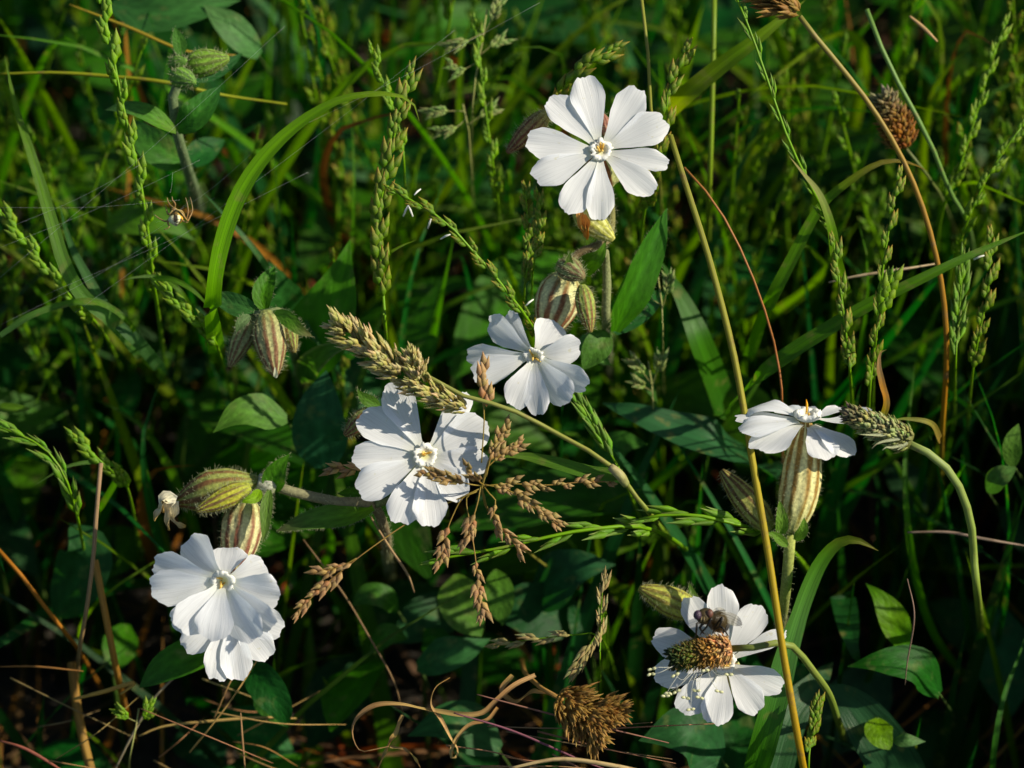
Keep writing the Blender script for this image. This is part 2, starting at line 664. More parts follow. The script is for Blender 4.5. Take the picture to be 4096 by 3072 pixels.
def ryegrass(pts, rad, label, kind='green', n=14, size=0.009, t1=0.6, group=None, lean=0.32, stemcol=None, name='ryegrass_spike', cat='grass spike', anthers=0, skip=0.0, face=None, fat=1.0):
    """pts run from the tip of the spike down to the root"""
    root = pts[-1].copy()
    t = thing(name, root, label, cat, group)
    mb = MB()
    sc = stemcol or [(0.13, 0.25, 0.03), (0.11, 0.22, 0.03), (0.06, 0.14, 0.02)]
    tube(mb, pts, [rad * 0.45, rad * 0.8, rad, rad, rad], sc, 6)
    mb.build('stem', M['stem'], t, root)
    m = len(pts)
    fr = np.gradient(pts, axis=0)
    for k in range(n):
        f = (k + 0.35) / n * t1
        if k and random.random() < skip:
            continue
        i = f * (m - 1)
        i0 = int(i)
        p = pts[i0] + (pts[min(i0 + 1, m - 1)] - pts[i0]) * (i - i0)
        up = -nz(fr[i0])
        s = np.cross(up, -F_ if face is None else face)
        s = nz(s) * (1 if k % 2 else -1)
        d = nz(up + s * lean * random.uniform(.75, 1.25))
        sz = 1.12 * size * random.uniform(.88, 1.12) * (0.72 if k == 0 else 1)
        place_spk(t, kind, p + s * rad * 0.5 - up * size * 0.25, d if k else up, sz, face, roll=random.uniform(-.5, .5), fat=fat)
    for k in range(anthers):
        f = random.uniform(0.02, t1 * 0.9)
        i0 = int(f * (m - 1))
        s = nz(np.cross(fr[i0], F_)) * random.choice((-1, 1))
        p = pts[i0] + s * size * 0.3 - F_ * size * 0.15
        q = MB()
        d = nz(s + np.array((random.gauss(0, .5), random.gauss(0, .5), random.gauss(0, .5) - .4)))
        a = np.array([p, p + d * 0.0010, p + d * 0.0022 + np.array((0, 0, -.0004))])
        tube(q, a, [0.00012, 0.00022, 0.00016], (0.75, 0.77, 0.70), 5)
        q.build('anther', M['cream'], t, root)
    return t


def blade(pts, wid, c, label, group=None, twist=0.0, fold=0.2, kind='blade', name='grass_shoot', cat='grass shoot', face=None, mat='grass', edge=None, wave=0.0, curl=0.0, rootlast=False):
    """pts from base to tip; wid in m"""
    t0 = pts[0].copy()
    mb = MB()
    wl = leaf_w(wid, kind) if kind else wid
    ribbon(mb, pts, wl, c, face, twist, fold, 5, wave=wave, edge=edge, curl=curl)
    o = mb.build(name, M[mat], None, t0)
    o.location = t0
    return tag(o, label, cat, group)


PXM = PX * K      # one 2212-pixel in metres at the flower plane


# ------------------------------------------------------------------ campion
def petal_lobe(mb, c0, tip, wid, nf, arch=0.0, cup=0.12, start=0.13, seed=0, notch=0.0, midbend=None):
    rr = random.Random(seed)
    nu, nv = 17, 15
    base = c0 + (tip - c0) * start
    ax = tip - base
    L = np.linalg.norm(ax)
    T = ax / L
    nrm = nz(nf - T * (nf @ T))
    sd = np.cross(T, nrm)
    wid = wid * 1.09
    xs_ = [0, .12, .3, .5, .7, .85, 1.0]
    ws_ = [.20, .30, .54, .81, .97, 1.0, .96]
    ph = [rr.uniform(0, 6.28) for _ in range(6)]
    V, UV = [], []
    skew = rr.uniform(-.045, .045)
    if notch == 0 and rr.random() < .45:
        notch = rr.uniform(.01, .028)
    for i in range(nu):
        t = i / (nu - 1)
        t = t ** 0.85
        hw = np.interp(t, xs_, ws_) * wid * 0.5
        for k in range(nv):
            v = -1 + 2 * k / (nv - 1)
            e = 0.22 * abs(v) ** 3.0 + skew * v
            cren = (math.sin(v * 7 + ph[0]) * 0.018 + math.sin(v * 19 + ph[1]) * 0.010)
            cren -= notch * math.exp(-((v - skew * 6) / 0.16) ** 2)
            al = t - e * t ** 3 + cren * t ** 5
            h = arch * L * (4 * t * (1 - t)) + cup * wid * 0.5 * (v * v - .3) * min(1, t * 2)
            h += 0.005 * wid * math.sin(v * 11 + ph[2]) * t + 0.022 * L * math.sin(t * 6 + ph[3] + v) * t
            h += 0.03 * wid * math.sin(v * 4 + ph[4]) * t ** 4
            p = base + ax * al + sd * hw * v * (1 + 0.02 * math.sin(t * 14 + ph[5])) + nrm * h
            if midbend is not None:
                p = p + midbend * (4 * t * (1 - t))
            V.append(p)
            UV.append(((v + 1) / 2, t))
    Fc = []
    for i in range(nu - 1):
        for k in range(nv - 1):
            Fc.append((i * nv + k, i * nv + k + 1, (i + 1) * nv + k + 1, (i + 1) * nv + k))
    ct = [mixc((0.84, 0.85, 0.74), PETAL, min(1, (i / (nu - 1)) ** 0.85 * 4)) for i in range(nu) for k in range(nv)]
    mb.add(V, Fc, UV, ct)


def calyx_mesh(mb, base, tip, r, light, dark, curve=None, stripes=10, prof=None, sides=70, seed=0):
    rr = random.Random(seed)
    n = 30
    mid = (base + tip) / 2 + (curve if curve is not None else 0)
    pts = cr([base, mid, tip], n)
    pr = prof or [0.35, 0.72, 0.93, 1.0, 1.0, 0.95, 0.84, 0.68, 0.48, 0.2]
    rad = arr(np.array(pr) * r, n)
    fr = frames(pts)
    ph = rr.uniform(0, 6.28)
    V, UV, C = [], [], []
    for i in range(n):
        t = i / (n - 1)
        T, N, B = fr[i]
        for s in range(sides):
            a = 2 * math.pi * s / sides
            q = abs(math.cos(a * stripes / 2 + ph))        # narrow dark ribs
            wdt = 0.82 if (int((a * stripes / 2 + ph) / math.pi) % 2) else 0.64
            wdt -= 0.45 * max(0, t - .5) / .5               # bars spread into a brown top
            wdt += 0.05 * math.sin(t * 17 + s * .9) + rr.uniform(-.04, .04)
            k = min(1, max(0, (q - wdt + .04) / 0.24))
            k *= min(1, t * 5 + .25)
            c = mixc(light, dark, k * 0.92)
            c = mixc(c, (0.20, 0.26, 0.06), max(0, 0.35 - t) * 1.6)
            f_ = 1 + rr.uniform(-.12, .12)
            C.append(tuple(x * f_ for x in c))
            rq = rad[i] * (1 + 0.06 * (q - .5) + 0.015 * math.sin(t * 23 + s))
            V.append(pts[i] + (N * math.cos(a) + B * math.sin(a)) * rq)
            UV.append((s / sides, t))
    Fc = []
    for i in range(n - 1):
        for s in range(sides):
            s2 = (s + 1) % sides
            Fc.append((i * sides + s, i * sides + s2, (i + 1) * sides + s2, (i + 1) * sides + s))
    Fc.append(tuple(reversed(range(sides))))
    Fc.append(tuple(range((n - 1) * sides, n * sides)))
    mb.add(V, Fc, UV, C)
    return pts, rad


def calyx(t, parent, base, tip, r, light=CAL_L, dark=CAL_B, curve=None, nh=420, hl=0.0013, prof=None, name='calyx', seed=0, label=None):
    off = LOC(t)
    mb = MB()
    pts, rad = calyx_mesh(mb, base, tip, r, light, dark, curve, prof=prof, seed=seed)
    o = mb.build(name, M['fuzz'], parent, off)
    if label:
        o['label'] = label
    if nh:
        hb = MB()
        hairs(hb, tube_sites(pts, rad, nh, 0.02, .97), hl, 0.000032, HAIRC)
        # hairs of a sub-part are joined with it one level up when the depth is used up
        h = hb.build('hairs', M['hair'], o if o.parent is t else parent, off)
        h['kind'] = 'stuff'
    return o


def hstem(t, pts, rad, c, nh=200, hl=0.0009, name='stem', t1=1.0):
    off = LOC(t)
    mb = MB()
    tube(mb, pts, rad, c, 8)
    o = mb.build(name, M['fuzz'], t, off)
    if nh:
        hb = MB()
        hairs(hb, tube_sites(pts, rad, nh, 0, t1), hl, 0.00003, HAIRC)
        h = hb.build('hairs', M['hair'], o, off)
        h['kind'] = 'stuff'
    return o


def pleaf(t, pts, wid, c, kind='ovate', name='leaf', face=None, twist=0.0, fold=0.22, nh=0, edge=None, mat='leaf', wave=0.03, parent=None, curl=0.0):
    off = LOC(t)
    mb = MB()
    V = ribbon(mb, pts, leaf_w(wid, kind), c, face, twist, fold, 7, wave=wave, edge=edge, curl=curl)
    o = mb.build(name, M[mat], parent or t, off)
    if nh:
        hb = MB()
        V = np.array(V)
        st = []
        for _ in range(nh):
            i = random.randrange(len(pts) - 1)
            s = random.choice((0, 6))
            a, b = V[i * 7 + s], V[(i + 1) * 7 + s]
            ctr = V[i * 7 + 3]
            p = a + (b - a) * random.random()
            st.append((p, nz(p - ctr)))
        hairs(hb, st, 0.0007, 0.00002, HAIRC)
        h = hb.build('hairs', M['hair'], o, off)
        h['kind'] = 'stuff'
    return o


def flower(t, cx, cy, d, pairs, nf=None, corona=48, throat=24, tiltcol=None, seed=0, anthers=4, arch=0.03, cup=0.12, crown_up=1.0):
    """pairs: five petals, each a list of lobes (x, y, width, dz[, arch]) in photo pixels / mm"""
    off = LOC(t)
    c0 = P(cx, cy, d)
    nf = nz(-F_ + 0.1 * U_) if nf is None else nz(np.asarray(nf, float))
    rr = random.Random(seed)
    # corona and throat
    mb = MB()
    a1 = nz(np.cross(nf, (0.2, 0.9, 0.1)))
    a2 = np.cross(nf, a1)
    sides = 40
    rings = [(0.12, -0.05), (0.32, 0.0), (0.42, 0.15), (0.52, 0.5), (0.68, 0.75), (0.92, 0.65), (1.02, 0.35), (0.66, -0.1)]
    V, UV, C = [], [], []
    for j, (rf, h) in enumerate(rings):
        for s in range(sides):
            a = 2 * math.pi * s / sides
            ten = 0.5 + 0.5 * math.cos(a * 5)
            fr = 1.0
            hh = h
            if 4 <= j <= 6:
                fr = 0.84 + 0.14 * ten + rr.uniform(-.13, .13)
                hh = h + 0.35 * rr.uniform(-1, 1) + 0.3 * ten
            rad = corona * PX * rf * fr
            V.append(c0 + (a1 * math.cos(a) + a2 * math.sin(a)) * rad + nf * (hh * 0.0008 * crown_up))
            UV.append((s / sides, j / 8))
            C.append((0.74, 0.72, 0.30) if j < 1 else (0.80, 0.79, 0.48) if j < 2 else (0.85, 0.85, 0.70) if j < 3 else (0.86, 0.87, 0.82))
    Fc = []
    for j in range(len(rings) - 1):
        for s in range(sides):
            s2 = (s + 1) % sides
            Fc.append((j * sides + s, j * sides + s2, (j + 1) * sides + s2, (j + 1) * sides + s))
    Fc.append(tuple(reversed(range(sides))))
    mb.add(V, Fc, UV, C)
    fl = mb.build('flower', M['cream'], t, off)
    for pi, lobes in enumerate(pairs):
        q = MB()
        for li, lb in enumerate(lobes):
            x, y, wd, dz = lb[:4]
            ar = lb[4] if len(lb) > 4 else arch
            tip = P(x, y, d + dz)
            petal_lobe(q, c0 - nf * 0.0002 * (1 + (pi % 3)), tip, wd * PX, nf, ar, cup, seed=seed * 100 + pi * 10 + li, notch=lb[5] if len(lb) > 5 else 0.0,
                       midbend=lb[6] if len(lb) > 6 else None)
        q.build('petal', M['petal'], fl, off)
    for k in range(anthers):
        q = MB()
        a = rr.uniform(0, 6.28)
        p = c0 + (a1 * math.cos(a) + a2 * math.sin(a)) * throat * PX * 0.35 - nf * 0.0001
        dr = nz(nf * 0.9 + a1 * rr.gauss(0, .7) + a2 * rr.gauss(0, .7))
        ps = np.array([p - dr * .0002, p + dr * 0.0006, p + dr * 0.0013, p + dr * 0.0017])
        tube(q, ps, [0.00010, 0.00021, 0.00021, 0.00008], [(0.78, 0.56, 0.16), (0.84, 0.66, 0.26)], 6)
        q.build('anther', M['spike'], fl, off)
    return fl, c0, nf


def withered(t, strips, d, c=((0.62, 0.58, 0.40), (0.52, 0.36, 0.16)), w_=24):
    for s in strips:
        mb = MB()
        pts = pathF(s, d, 12)
        ribbon(mb, pts, [w_ * PX * q for q in (0.7, 1, 1.1, 0.9, 1.0, 0.5)], list(c), None, [0, .6, 1.2, 1.0], 0.5, 5, wave=0.15)
        mb.build('withered_petal', M['dry'], t, LOC(t))


# ================================================================== plant 1: top flower and the one below it
r1 = G(2440, 1560, 0.0)
p1 = thing('white_campion', r1, 'white campion with a round ten lobed flower above a second flower on a striped calyx', 'wildflower')
flA, cA, nA = flower(p1, 2402, 601, 0, [
    [(2203, 388, 122, 0.5), (2330, 306, 132, 1.0)],
    [(2560, 356, 122, 1.5), (2664, 482, 134, 1.0)],
    [(2674, 652, 82, -0.5), (2610, 775, 112, -2.0)],
    [(2400, 880, 106, -2.5), (2268, 852, 118, -2.5)],
    [(2136, 716, 120, -1.5), (2106, 568, 120, -0.6)]], nf=-F_ + 0.12 * U_ + 0.10 * R_, seed=1)
flB, cB, nB = flower(p1, 2136, 1424, 3, [
    [(1955, 1280, 112, 4.0, .05), (2034, 1248, 72, 4.5, .07)],
    [(2222, 1288, 132, 3.0, .06), (2322, 1384, 116, 0.5, .05)],
    [(2352, 1546, 112, -3.0, .05), (2276, 1604, 128, -4.5, .05)],
    [(2154, 1658, 100, -5.0, .05), (2050, 1625, 114, -3.5, .05)],
    [(1888, 1495, 122, 0.0, .04), (1866, 1422, 98, 2.5, .04)]], nf=-F_ * 0.88 - 0.38 * U_ - 0.22 * R_, seed=2, corona=46)
calyx(p1, flB, P(2268, 1090, 12), P(2182, 1355, 11), 90 * PX, light=(0.65, 0.64, 0.35), dark=(0.21, 0.075, 0.04), nh=0, seed=3)
hb = MB()
hairs(hb, tube_sites(pathF([(2268, 1090, 12), (2182, 1355, 11)], None, 12), np.array([.4, .9, 1, .95, .75, .4]) * 90 * PX, 520), 0.0013, 0.00003, HAIRC)
h_ = hb.build('hairs', M['hair'], flB, LOC(p1)); h_['kind'] = 'stuff'
calyx(p1, flA, P(2420, 720, 13), P(2404, 610, 1.6), 74 * PX, nh=0, seed=4)
calyx(p1, p1, P(2195, 445, 7), P(2028, 612, 8), 42 * PX, light=(0.26, 0.20, 0.09), dark=(0.13, 0.05, 0.035), nh=260, name='faded_calyx', seed=5, label='brown faded calyx behind the round flower')
calyx(p1, p1, P(2440, 560, 9), P(2412, 455, 9), 26 * PX, light=(0.35, 0.20, 0.14), dark=(0.25, 0.10, 0.08), nh=90, name='bud', seed=6)
calyx(p1, p1, P(2300, 835, 6), P(2455, 960, 5), 52 * PX, light=(0.52, 0.52, 0.22), dark=(0.36, 0.36, 0.08), nh=300, name='faded_calyx', seed=7, label='pale yellow swollen calyx under the round flower')
withered(p1, [[(2322, 850), (2340, 890), (2345, 950)], [(2335, 860), (2355, 900), (2352, 960)], [(2318, 840), (2322, 890), (2335, 930)]], 2.5, c=((0.52, 0.30, 0.13), (0.45, 0.22, 0.07)), w_=26)
hstem(p1, pathF([(2420, 720, 13), (2445, 840, 14), (2435, 950, 10), (2380, 985, 7), (2310, 1015, 7), (2275, 1070, 7)], None, 22), 17 * PX, [(0.16, 0.18, 0.06), (0.20, 0.14, 0.08)], 260)
hstem(p1, pathF([(2300, 1080, 8), (2400, 1010, 9), (2436, 1040, 11), (2428, 1130, 14), (2424, 1280, 20)], None, 26, root=(2440, 1560)), 19 * PX, [(0.20, 0.22, 0.10), (0.17, 0.20, 0.10), (0.08, 0.12, 0.04)], 420)
calyx(p1, p1, P(2235, 1050, 6), P(2336, 1110, 3), 48 * PX, light=(0.20, 0.24, 0.10), dark=(0.16, 0.10, 0.06), nh=320, name='bud', seed=8)
calyx(p1, p1, P(2328, 1140, 5), P(2362, 1330, 3), 39 * PX, light=(0.26, 0.32, 0.09), dark=(0.20, 0.10, 0.05), nh=260, name='bud', seed=9)
pleaf(p1, pathF([(2300, 1110, 9), (2350, 1060, 7), (2400, 1020, 5), (2424, 960, 5)], None, 12), 84 * PX, [(0.07, 0.15, 0.03), (0.09, 0.17, 0.04)], nh=60)
pleaf(p1, pathF([(2290, 1090, 5), (2276, 1060, 3), (2280, 1005, 2)], None, 8), 44 * PX, (0.08, 0.14, 0.04), nh=30)
pleaf(p1, pathF([(2458, 1325, 22), (2520, 1180, 19), (2600, 1000, 18), (2668, 832, 18)], None, 16), 158 * PX, [(0.06, 0.15, 0.03), (0.045, 0.12, 0.03)], 'lance', face=-F_ + .6 * R_, fold=.35, nh=60)
pleaf(p1, pathF([(2455, 1330, 26), (2560, 1230, 30), (2660, 1170, 38)], None, 12), 120 * PX, LEAFD, 'lance')
pleaf(p1, pathF([(2430, 1330, 24), (2380, 1400, 22), (2330, 1480, 22)], None, 12), 120 * PX, (0.07, 0.14, 0.04), 'lance')

# ================================================================== plant 2: middle flower, drooping cluster on the left
r2 = G(1560, 2330, 0.0)
p2 = thing('white_campion', r2, 'white campion with a wide flower behind the cocksfoot head and a drooping flower cluster', 'wildflower')
flC, cC, nC = flower(p2, 1700, 1822, -3, [
    [(1446, 1652, 142, 1.0), (1556, 1536, 128, 1.5)],
    [(1872, 1572, 92, 2.5), (1944, 1690, 150, 1.5)],
    [(1952, 1855, 112, 0, .05), (1862, 1985, 124, -1.5)],
    [(1726, 2106, 130, -3.0), (1592, 2092, 132, -3.0)],
    [(1430, 1965, 136, -1.5), (1410, 1830, 120, 0)]], nf=-F_ + 0.12 * U_ + 0.14 * R_, seed=11, corona=52, throat=28)
calyx(p2, flC, P(1690, 1960, 11), P(1700, 1830, -1.5), 74 * PX, nh=0, seed=12)
calyx(p2, p2, P(1500, 1640, 7), P(1378, 1742, 6), 44 * PX, light=(0.22, 0.24, 0.08), dark=(0.14, 0.06, 0.04), nh=260, name='bud', seed=13)
pleaf(p2, pathF([(1520, 1625, 6), (1470, 1600, 5), (1445, 1580, 5), (1428, 1552, 4)], None, 10), 52 * PX, (0.08, 0.15, 0.04), nh=60)
hstem(p2, pathF([(1500, 1640, 7), (1540, 1750, 12), (1560, 1900, 14), (1500, 2010, 8)], None, 18), 15 * PX, (0.10, 0.13, 0.05), 120)
hstem(p2, pathF([(1690, 1960, 11), (1600, 1990, 12), (1500, 2018, 8)], None, 12), 16 * PX, (0.12, 0.15, 0.06), 60)
hstem(p2, pathF([(1075, 1935, 1), (1150, 1962, 2), (1300, 1998, 4), (1400, 2014, 6), (1490, 2016, 8), (1540, 2120, 22), (1550, 2220, 50)], None, 34, root=(1560, 2330)), 21 * PX, [(0.20, 0.20, 0.11), (0.17, 0.13, 0.08), (0.16, 0.17, 0.07), (0.12, 0.16, 0.05), (0.08, 0.12, 0.04)], 700)
pleaf(p2, pathF([(1492, 2030, 7), (1380, 2060, 4), (1230, 2085, 3), (1106, 2124, 4)], None, 16), 104 * PX, [(0.11, 0.20, 0.04), (0.085, 0.17, 0.04), (0.085, 0.16, 0.05), (0.08, 0.08, 0.05)], 'lance', face=-F_ + .5 * U_, nh=260, mat='leaf')
pleaf(p2, pathF([(1490, 1990, 9), (1420, 1972, 10), (1350, 1975, 12)], None, 10), 50 * PX, (0.06, 0.13, 0.03), 'lance', nh=40)
pleaf(p2, pathF([(1105, 1968, 1), (1095, 1920, -1), (1120, 1865, -2), (1160, 1815, -2)], None, 12), 96 * PX, (0.06, 0.14, 0.03), nh=120, fold=.35)
pleaf(p2, pathF([(1078, 1960, -1), (1066, 2030, -3), (1062, 2100, -4), (1052, 2170, -4)], None, 12), 50 * PX, (0.10, 0.16, 0.05), 'lance', nh=120, fold=.3)
pleaf(p2, pathF([(1040, 1960, -2), (1020, 1990, -4), (990, 2000, -5), (965, 2010, -5)], None, 10), 46 * PX, (0.15, 0.24, 0.05), 'lance', nh=70, fold=.3)
calyx(p2, p2, P(1100, 1950, 1), P(1030, 1925, 0), 40 * PX, light=(0.42, 0.44, 0.34), dark=(0.34, 0.34, 0.26), nh=420, hl=.0008, name='node', seed=14, prof=[.6, .9, 1, 1, .9, .8])
calyx(p2, p2, P(1045, 1925, 1), P(700, 2010, 2), 78 * PX, light=(0.27, 0.30, 0.09), dark=(0.16, 0.075, 0.04), nh=560, name='faded_calyx', seed=15, label='striped calyx with shrivelled cream petals hanging out', curve=np.array((0, 0, .0006)), prof=[.25, .5, .75, .95, 1.05, 1.1, 1.0, .8, .5, .22])
calyx(p2, p2, P(1000, 1945, -3), P(784, 2044, -5), 44 * PX, light=(0.40, 0.40, 0.07), dark=(0.16, 0.09, 0.05), nh=320, name='bud', seed=16)
withered(p2, [[(705, 2000), (665, 1990), (645, 2040), (620, 2085)], [(700, 1995), (680, 2010), (678, 2070), (680, 2122)], [(700, 2005), (702, 2045), (700, 2080), (745, 2100)], [(700, 1995), (650, 2000), (660, 2050)]], -1.0, c=((0.66, 0.64, 0.50), (0.66, 0.60, 0.42), (0.42, 0.28, 0.10)), w_=46)
flD, cD, nD = flower(p2, 893, 2324, -9, [
    [(748, 2160, 165, 3.0, .04), (915, 2188, 160, 3.5, .05)],
    [(1066, 2272, 140, 2.0, .05), (1118, 2380, 158, -0.5, .05)],
    [(1086, 2515, 130, -3.0, .03), (1018, 2560, 148, -4.0, .05)],
    [(846, 2562, 144, -4.5, .05), (722, 2522, 144, -3.0, .05)],
    [(602, 2355, 150, 0.5, .04), (612, 2252, 138, 2.0, .04)]], nf=-F_ * 0.90 - 0.36 * U_ - 0.18 * R_, seed=21, corona=54, throat=26, anthers=3)
calyx(p2, flD, P(988, 1990, 3), P(938, 2300, 2), 82 * PX, light=(0.60, 0.57, 0.31), dark=(0.19, 0.060, 0.045), nh=0, seed=22)
hb = MB()
hairs(hb, tube_sites(pathF([(988, 1990, 3), (938, 2300, 2)], None, 12), np.array([.4, .9, 1, .95, .75, .4]) * 82 * PX, 520), 0.0013, 0.00003, HAIRC)
h_ = hb.build('hairs', M['hair'], flD, LOC(p2)); h_['kind'] = 'stuff'
hstem(p2, pathF([(1060, 1945, 1), (1010, 1960, 2), (985, 2000, 3)], None, 8), 16 * PX, (0.18, 0.20, 0.08), 60)

# ================================================================== plant 3: rear flower under the drooping one
r3 = G(1060, 2760, 0.0)
p3 = thing('white_campion', r3, 'sunlit white campion flower tucked behind and under the drooping campion flower', 'wildflower')
flE, cE, nE = flower(p3, 915, 2430, 3, [
    [(684, 2490, 120, 1.0), (735, 2592, 120, -.5)],
    [(862, 2722, 116, -2.0), (955, 2720, 120, -2.0)],
    [(1072, 2634, 124, -1.0), (1130, 2522, 122, 0.0)],
    [(1080, 2400, 100, 3.0), (1030, 2330, 100, 3.5)],
    [(760, 2330, 100, 3.5), (700, 2400, 100, 2.5)]], nf=-F_ + 0.05 * U_ + 0.12 * R_, seed=31)
calyx(p3, flE, P(945, 2560, 16), P(918, 2440, 4.5), 72 * PX, nh=0, seed=32)
hstem(p3, pathF([(945, 2560, 16), (985, 2640, 28), (1020, 2700, 50)], None, 16, root=(1060, 2760)), 17 * PX, (0.09, 0.13, 0.05), 60)
pleaf(p3, pathF([(905, 2570, 22), (790, 2610, 20), (660, 2670, 20), (555, 2752, 22)], None, 14), 150 * PX, [(0.08, 0.17, 0.03), (0.05, 0.13, 0.03), (0.04, 0.10, 0.03)], 'lance', face=-F_ + .4 * U_ + .3 * R_)
pleaf(p3, pathF([(1000, 2660, 34), (1060, 2740, 30), (1120, 2830, 30), (1150, 2910, 32)], None, 14), 150 * PX, LEAFD, 'lance')

# ================================================================== plant 4: side-on flower on an upright calyx
r4 = G(3115, 2560, 0.0)
p4 = thing('white_campion', r4, 'white campion flower seen edge on above an upright brown striped calyx', 'wildflower')
nF = 0.92 * U_ - 0.38 * F_
flF, cF, nF = flower(p4, 3229, 1672, 0, [
    [(2986, 1640, 130, 5.5, .14), (2940, 1676, 110, 2.0, .02)],
    [(2962, 1728, 165, -4.5, .05), (3030, 1800, 165, -8.0, .03)],
    [(3312, 1838, 128, -7.5, .03), (3406, 1820, 138, -5.0, .03)],
    [(3490, 1640, 96, 1.5, -.12), (3360, 1628, 60, 7.0, -.03)],
    [(3200, 1625, 110, 9.0, .02), (3120, 1632, 110, 8.0, .04)]], nf=nF, seed=41, corona=58, throat=26, crown_up=1.7, anthers=2, cup=.06)
q = MB()
tube(q, pathF([(3226, 1650), (3228, 1620), (3225, 1597)], -1, 6), [0.0002, 0.00028, 0.00005], [(0.75, 0.55, 0.15), (0.85, 0.45, 0.06)], 6)
q.build('style', M['spike'], flF, LOC(p4))
calyx(p4, flF, P(3162, 2130, 0.5), P(3222, 1690, 0.3), 79 * PX, light=(0.65, 0.62, 0.31), dark=(0.24, 0.13, 0.035), nh=0, seed=45, prof=[.42, .72, .9, .99, 1.0, .98, .93, .8, .55, .33], curve=P(3206, 1910, .4) - P(3192, 1910, .4))
hb = MB()
hairs(hb, tube_sites(pathF([(3162, 2130, 0.5), (3202, 1910, .4), (3222, 1690, 0.3)], None, 12), np.array([.42, .8, .98, 1, .9, .5]) * 79 * PX, 620), 0.0013, 0.00003, HAIRC)
h_ = hb.build('hairs', M['hair'], flF, LOC(p4)); h_['kind'] = 'stuff'
hstem(p4, pathF([(3162, 2130, 0.5), (3158, 2180, 0.5), (3150, 2290, 3), (3135, 2420, 12), (3125, 2490, 40)], None, 28, root=(3115, 2560)), [24 * PX, 22 * PX, 21 * PX, 20 * PX], [(0.30, 0.34, 0.10), (0.20, 0.22, 0.09), (0.15, 0.17, 0.06), (0.08, 0.12, 0.04)], 420)
calyx(p4, p4, P(3085, 2120, 3), P(2884, 1882, 5), 56 * PX, light=(0.32, 0.33, 0.10), dark=(0.12, 0.065, 0.035), nh=420, name='bud', seed=47)
hstem(p4, pathF([(3085, 2120, 3), (3115, 2160, 2), (3155, 2185, 1)], None, 8), 15 * PX, (0.2, 0.25, 0.09), 60)
for (a, b, c_, ww) in (((3120, 2150), (3128, 2090), (3118, 2000), 52), ((3180, 2160), (3212, 2120), (3216, 2070), 46), ((3150, 2185), (3100, 2140), (3075, 2128), 40)):
    pleaf(p4, pathF([(*a, -2), (*b, -3.5), (*c_, -4)], None, 8), ww * PX, (0.13, 0.22, 0.06), 'lance', nh=50, fold=.3, name='bract')

# ================================================================== plant 5: bottom right flower under the fly
r5 = G(2960, 2800, 0.0)
p5 = thing('white_campion', r5, 'white campion flower half hidden by a plantain head, with a closed green bud beside it', 'wildflower')
flG, cG, nG = flower(p5, 2898, 2650, 0, [
    [(2612, 2548, 116, -.5), (2750, 2390, 106, 1.0)],
    [(2888, 2340, 118, 1.5), (3042, 2424, 116, 1.5)],
    [(3144, 2525, 64, 1.0), (3128, 2755, 104, -1.5)],
    [(3036, 2846, 114, -2.5), (2856, 2900, 122, -3.5, .03, .06)],
    [(2725, 2850, 118, -3.0), (2618, 2702, 116, -1.5)]], nf=-F_ + 0.10 * U_ + 0.08 * R_, seed=51, corona=50, throat=34)
calyx(p5, flG, P(2920, 2740, 9), P(2900, 2655, 1.5), 70 * PX, nh=0, seed=52)
calyx(p5, p5, P(2790, 2452, 5), P(2556, 2352, 4), 60 * PX, light=(0.40, 0.42, 0.10), dark=(0.20, 0.16, 0.05), nh=460, name='bud', seed=53)
hstem(p5, pathF([(2790, 2452, 5), (2860, 2500, 10), (2900, 2600, 18), (2915, 2680, 22)], None, 14), 15 * PX, (0.12, 0.17, 0.05), 60)
hstem(p5, pathF([(2920, 2740, 9), (2918, 2690, 18), (2930, 2740, 40)], None, 18, root=(2960, 2800)), 17 * PX, (0.09, 0.14, 0.05), 60)
pleaf(p5, pathF([(2800, 2440, 6), (2772, 2380, 6), (2756, 2330, 6)], None, 8), 34 * PX, (0.10, 0.17, 0.05), 'lance', nh=40)

# ================================================================== plant 6: closed buds, upper left
r6 = G(800, 900, 0.0)
p6 = thing('white_campion', r6, 'unopened campion with a plump green bud and paired leaves on a grey stem', 'wildflower')
D6 = 22
hstem(p6, pathF([(742, 262, D6), (700, 330, D6), (690, 430, D6 + 2), (705, 520, D6 + 6), (745, 660, D6 + 20), (780, 780, D6 + 60)], None, 30, root=(800, 900)), [20 * PX, 26 * PX, 26 * PX, 24 * PX], [(0.14, 0.19, 0.09), (0.13, 0.18, 0.10), (0.10, 0.15, 0.08)], 380)
calyx(p6, p6, P(735, 268, D6), P(915, 232, D6 - 2), 58 * PX, light=(0.19, 0.33, 0.06), dark=(0.11, 0.14, 0.04), nh=200, name='bud', seed=61)
calyx(p6, p6, P(680, 262, D6 - 2), P(745, 240, D6 - 5), 30 * PX, light=(0.13, 0.26, 0.05), dark=(0.10, 0.18, 0.05), nh=80, name='bud', seed=62)
calyx(p6, p6, P(690, 300, D6 - 3), P(780, 330, D6 - 7), 44 * PX, light=(0.16, 0.30, 0.06), dark=(0.09, 0.16, 0.05), nh=120, name='bud', seed=63)
pleaf(p6, pathF([(722, 225, D6), (720, 180, D6), (708, 140, D6), (700, 108, D6)], None, 10), 58 * PX, (0.08, 0.17, 0.05), 'lance', nh=50)
pleaf(p6, pathF([(706, 528, D6 + 2), (600, 460, D6), (500, 430, D6), (420, 440, D6 + 2)], None, 14), 84 * PX, [(0.09, 0.19, 0.03), (0.08, 0.17, 0.05), (0.07, 0.13, 0.05)], 'lance', face=-F_ + .6 * U_)
